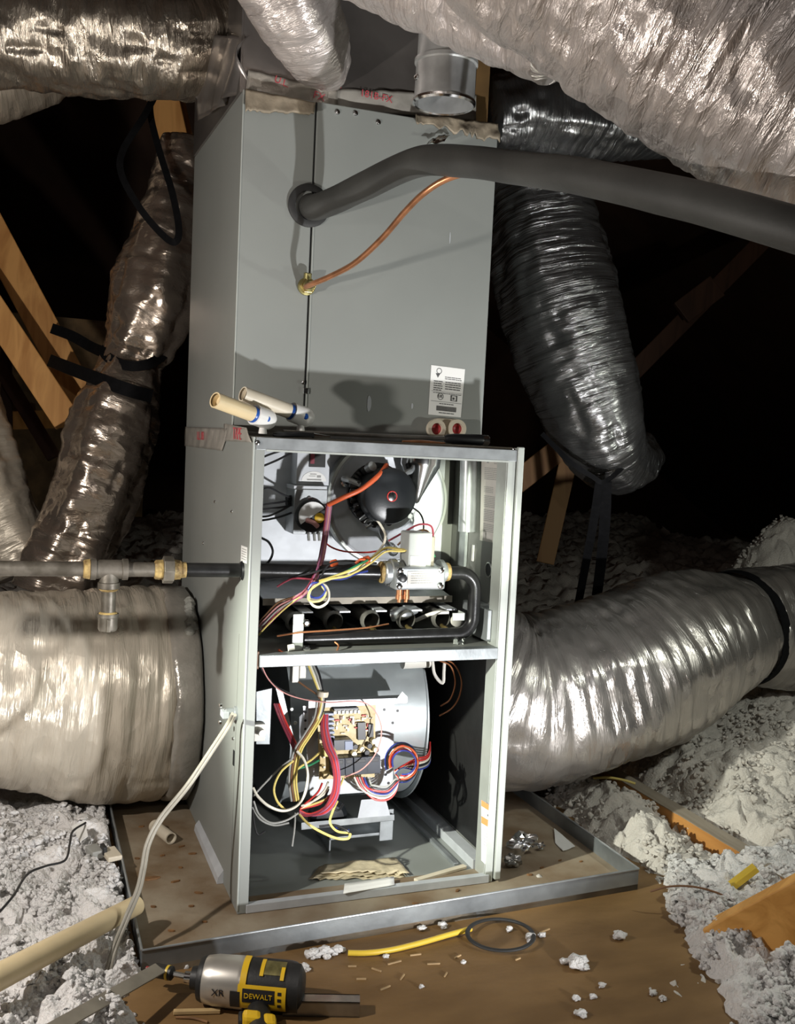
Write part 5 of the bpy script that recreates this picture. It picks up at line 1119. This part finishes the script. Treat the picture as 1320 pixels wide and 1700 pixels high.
tag(obj('wood_stick', MB().beam(at(288,1680,z=FZ+.004), at(366,1678,z=FZ+.004), .008, .006), 'stick', None, bevel=.001), 'thin tan wooden stick left of the impact driver', 'stick')
tag(obj('wood_stick', MB().tube([at(292,1689,z=FZ+.002), at(320,1690,z=FZ+.003), at(345,1697,z=FZ+.002)], .002, 8, smooth=4), 'chipwood', None, smooth=True), 'thin curved brown twig below the wooden stick', 'stick')
tag(obj('thin_wire', MB().tube([at(1080,1480,z=.03), at(1110,1472,z=.045), at(1150,1472,z=.048), at(1190,1482,z=.04), at(1215,1496,z=.03)], .002, 8, smooth=6), 'wire_brown', None, smooth=True), 'thin brown wire arching over insulation at right', 'wire')
tag(obj('thin_wire', MB().tube([at(985,1292,z=.055), at(1010,1291,z=.065), at(1035,1295,z=.065), at(1055,1301,z=.06)], .003, 8, smooth=6), 'wire_yellow', None, smooth=True), 'yellow wire lying over the far end of the joist', 'wire')
# loose tufts on the bare deck
tf = [(950,1608,.020,.5,'largest insulation tuft lying alone on the bare deck'),]
tuft('insulation_tuft', 'largest white insulation tuft alone on the bare deck', at(958,1606,z=FZ), .018, 3, flat=.55)
for i, (x_, y_, r_) in enumerate(((1000,1640,.006),(955,1660,.006),(985,1658,.006),(965,1686,.008),(1085,1652,.006),(1100,1660,.006),(880,1562,.010),(845,1545,.006),(770,1600,.005),(640,1590,.005),(700,1640,.004),(1030,1560,.012),(520,1590,.012),(540,1586,.014),(505,1610,.008),(560,1582,.010),(700,1545,.008),(735,1540,.008),(900,1555,.006))):
    tuft('insulation_tuft', 'small white insulation crumb on the bare deck', at(x_, y_, z=FZ), r_, 30+i, group='insulation crumbs on the deck')

# ------------------------------------------------------------------ cordless impact driver
RB = .038; az = FZ + RB + .001
n0, n1 = V(at(330,1624,z=az)), V(at(505,1640,z=az)); ad = (n1 - n0).normalized(); AL = (n1 - n0).length
dr = thing('impact_driver', 'yellow and black cordless impact driver lying on the deck', 'power tool', (n0.x, n0.y, FZ))
S = AL / 175.0                                   # metres for a photograph pixel along the body
def dl(name, prof, m, n=40, parent=None): return obj(name, MB().lathe(n0, ad, [(s_*S, r_) for s_, r_ in prof], n), m, parent or dr, smooth=True)
dl('nose_collar', [(-12,.010),(-11,.0165),(-3,.0175),(2,.0175),(4,.026)], 'driver_black')
dl('bit_sleeve', [(-24,.006),(-23,.0085),(-12,.0085)], 'chrome')
dl('gear_case', [(2,.024),(6,.030),(14,.0345),(30,.0372),(70,.0380),(78,.0380),(80,.0372)], 'driver_silver', 48)
dl('rubber_bumper', [(2,.0262),(3,.031),(9,.0335),(12,.0335)], 'driver_black')
vw2 = (vw - (n0 + n1) / 2); nv = (vw2 - ad * vw2.dot(ad)).normalized(); wv = nv.cross(ad).normalized()
if wv.z > 0: wv = -wv
def patch(name, s0, s1, a0, a1, r_, m, parent=None, th=.002, na=12, ns=8, cut=0):
    vs = []; fs = []
    for layer in (0, 1):
        for i in range(ns + 1):
            for j in range(na + 1):
                a = math.radians(a0 + (a1-a0)*j/na); s_ = (s0 + (s1-s0)*i/ns) * S
                vs.append(n0 + ad*s_ + (nv*math.cos(a) + wv*math.sin(a)) * (r_ + th*layer))
    q_ = (ns+1)*(na+1)
    for i in range(ns):
        for j in range(na):
            k = i*(na+1)+j; f_ = (k, k+1, k+na+2, k+na+1); fs += [tuple(q_+x for x in f_), f_[::-1]]
    for i in range(ns):
        for j in (0, na): k = i*(na+1)+j; fs.append((k, k+na+1, q_+k+na+1, q_+k))
    for j in range(na):
        for i in (0, ns): k = i*(na+1)+j; fs.append((k, k+1, q_+k+1, q_+k))
    return obj(name, MB().add(vs, fs), m, parent or dr, smooth=True)
dl('motor_housing', [(80,.0355),(82,.0372),(150,.0372),(158,.036),(168,.031),(174,.022),(175,.0)], 'driver_black', 44)
patch('yellow_band', 76, 86, -75, 25, .0374, 'yellow')
patch('rear_bumper', 150, 170, -60, 70, .0340, 'driver_black', th=.004)
patch('vent_panel', 108, 146, -60, -20, .0374, 'brass_old', th=.001); patch('vent_trim', 106, 112, -62, -16, .0376, 'yellow'); patch('vent_trim', 140, 146, -40, -10, .0376, 'yellow')
sh = patch('side_shell', 74, 152, 4, 62, .0372, 'yellow', th=.0022)
pl_ = patch('name_plate', 82, 134, 12, 42, .0390, 'chip', th=.0010)
c_ = n0 + ad*108*S + (nv*math.cos(math.radians(27)) + wv*math.sin(math.radians(27)))*(.0402)
nn_p = (nv*math.cos(math.radians(27)) + wv*math.sin(math.radians(27)))
up_ = nn_p.cross(ad); up_ = up_ if up_.dot(-wv) > 0 else -up_
textm('printed_letters', 'DEWALT', .0108, 'yellow', c_ + nn_p*.0002, ad, up_, pl_, .0004)
for k in range(3): patch('vent_slot', 139, 145, 14 + k*14, 21 + k*14, .0391, 'chip', th=.0008, na=3, ns=2)
c_ = n0 + ad*42*S + (nv*math.cos(math.radians(28)) + wv*math.sin(math.radians(28)))*(.0380)
nn_p = (nv*math.cos(math.radians(28)) + wv*math.sin(math.radians(28))); up_ = nn_p.cross(ad); up_ = up_ if up_.dot(-wv) > 0 else -up_
textm('printed_letters', 'XR', .015, 'chip', c_ + nn_p*.0005, ad, up_, dr, .0004)
patch('side_grip', 62, 78, 20, 60, .0378, 'driver_black', th=.002)
# handle and battery lie towards the viewer
hc = n0 + ad*100*S; hdv = Vector((wv.x, wv.y, 0)).normalized(); hdv = (hdv + ad*.25).normalized()
hb = hc + hdv*.190; hb.z = FZ + .024; hc = hc + hdv*.030; hc.z = FZ + .018
obj('handle', MB().tube([hc, hc + hdv*.03, hc + hdv*.07, hb], [.017,.018,.020,.023], 20, smooth=5), 'driver_black', dr, smooth=True)
obj('handle_shell', MB().obox(hc + hdv*.050 - ad*.012, ad, hdv, (0,0,1), .014, .012, .021), 'yellow', dr, bevel=.006)
obj('handle_shell', MB().obox(hc + hdv*.056 + ad*.014, ad, hdv, (0,0,1), .010, .014, .0205), 'yellow', dr, bevel=.006)
obj('trigger', MB().obox(hc + hdv*.040 - ad*.024, ad, hdv, (0,0,1), .008, .014, .010), 'driver_black', dr, bevel=.004)
obj('battery', MB().obox(hb + hdv*.025, ad, hdv, (0,0,1), .055, .028, .036), 'driver_black', dr, bevel=.006)
b0, b1 = n0 - ad*10*S, V(at(250,1609,z=az)); bd = (b1 - b0).normalized(); bl = (b1 - b0).length
db = thing('driver_bit', 'magnetic bit holder with yellow band in the driver chuck', 'bit', (b1.x, b1.y, FZ))
obj('bit_shank', MB().lathe(b0, bd, [(0,.0042),(bl*.52,.0042)], 6), 'steel', db)
obj('bit_holder', MB().lathe(b0 + bd*bl*.46, bd, [(0,.0075),(.002,.0105),(bl*.40,.0110),(bl*.44,.009)], 20), 'driver_black', db, smooth=True)
obj('color_band', MB().lathe(b0 + bd*bl*.55, bd, [(0,.0108),(.0003,.0113),(.004,.0113),(.0043,.0108)], 20), 'cord_yellow', db, smooth=True)
obj('bit_tip', MB().lathe(b0 + bd*bl*.88, bd, [(0,.009),(.004,.0085),(.005,.004),(.016,.0035)], 16), 'bit_red', db, smooth=True)
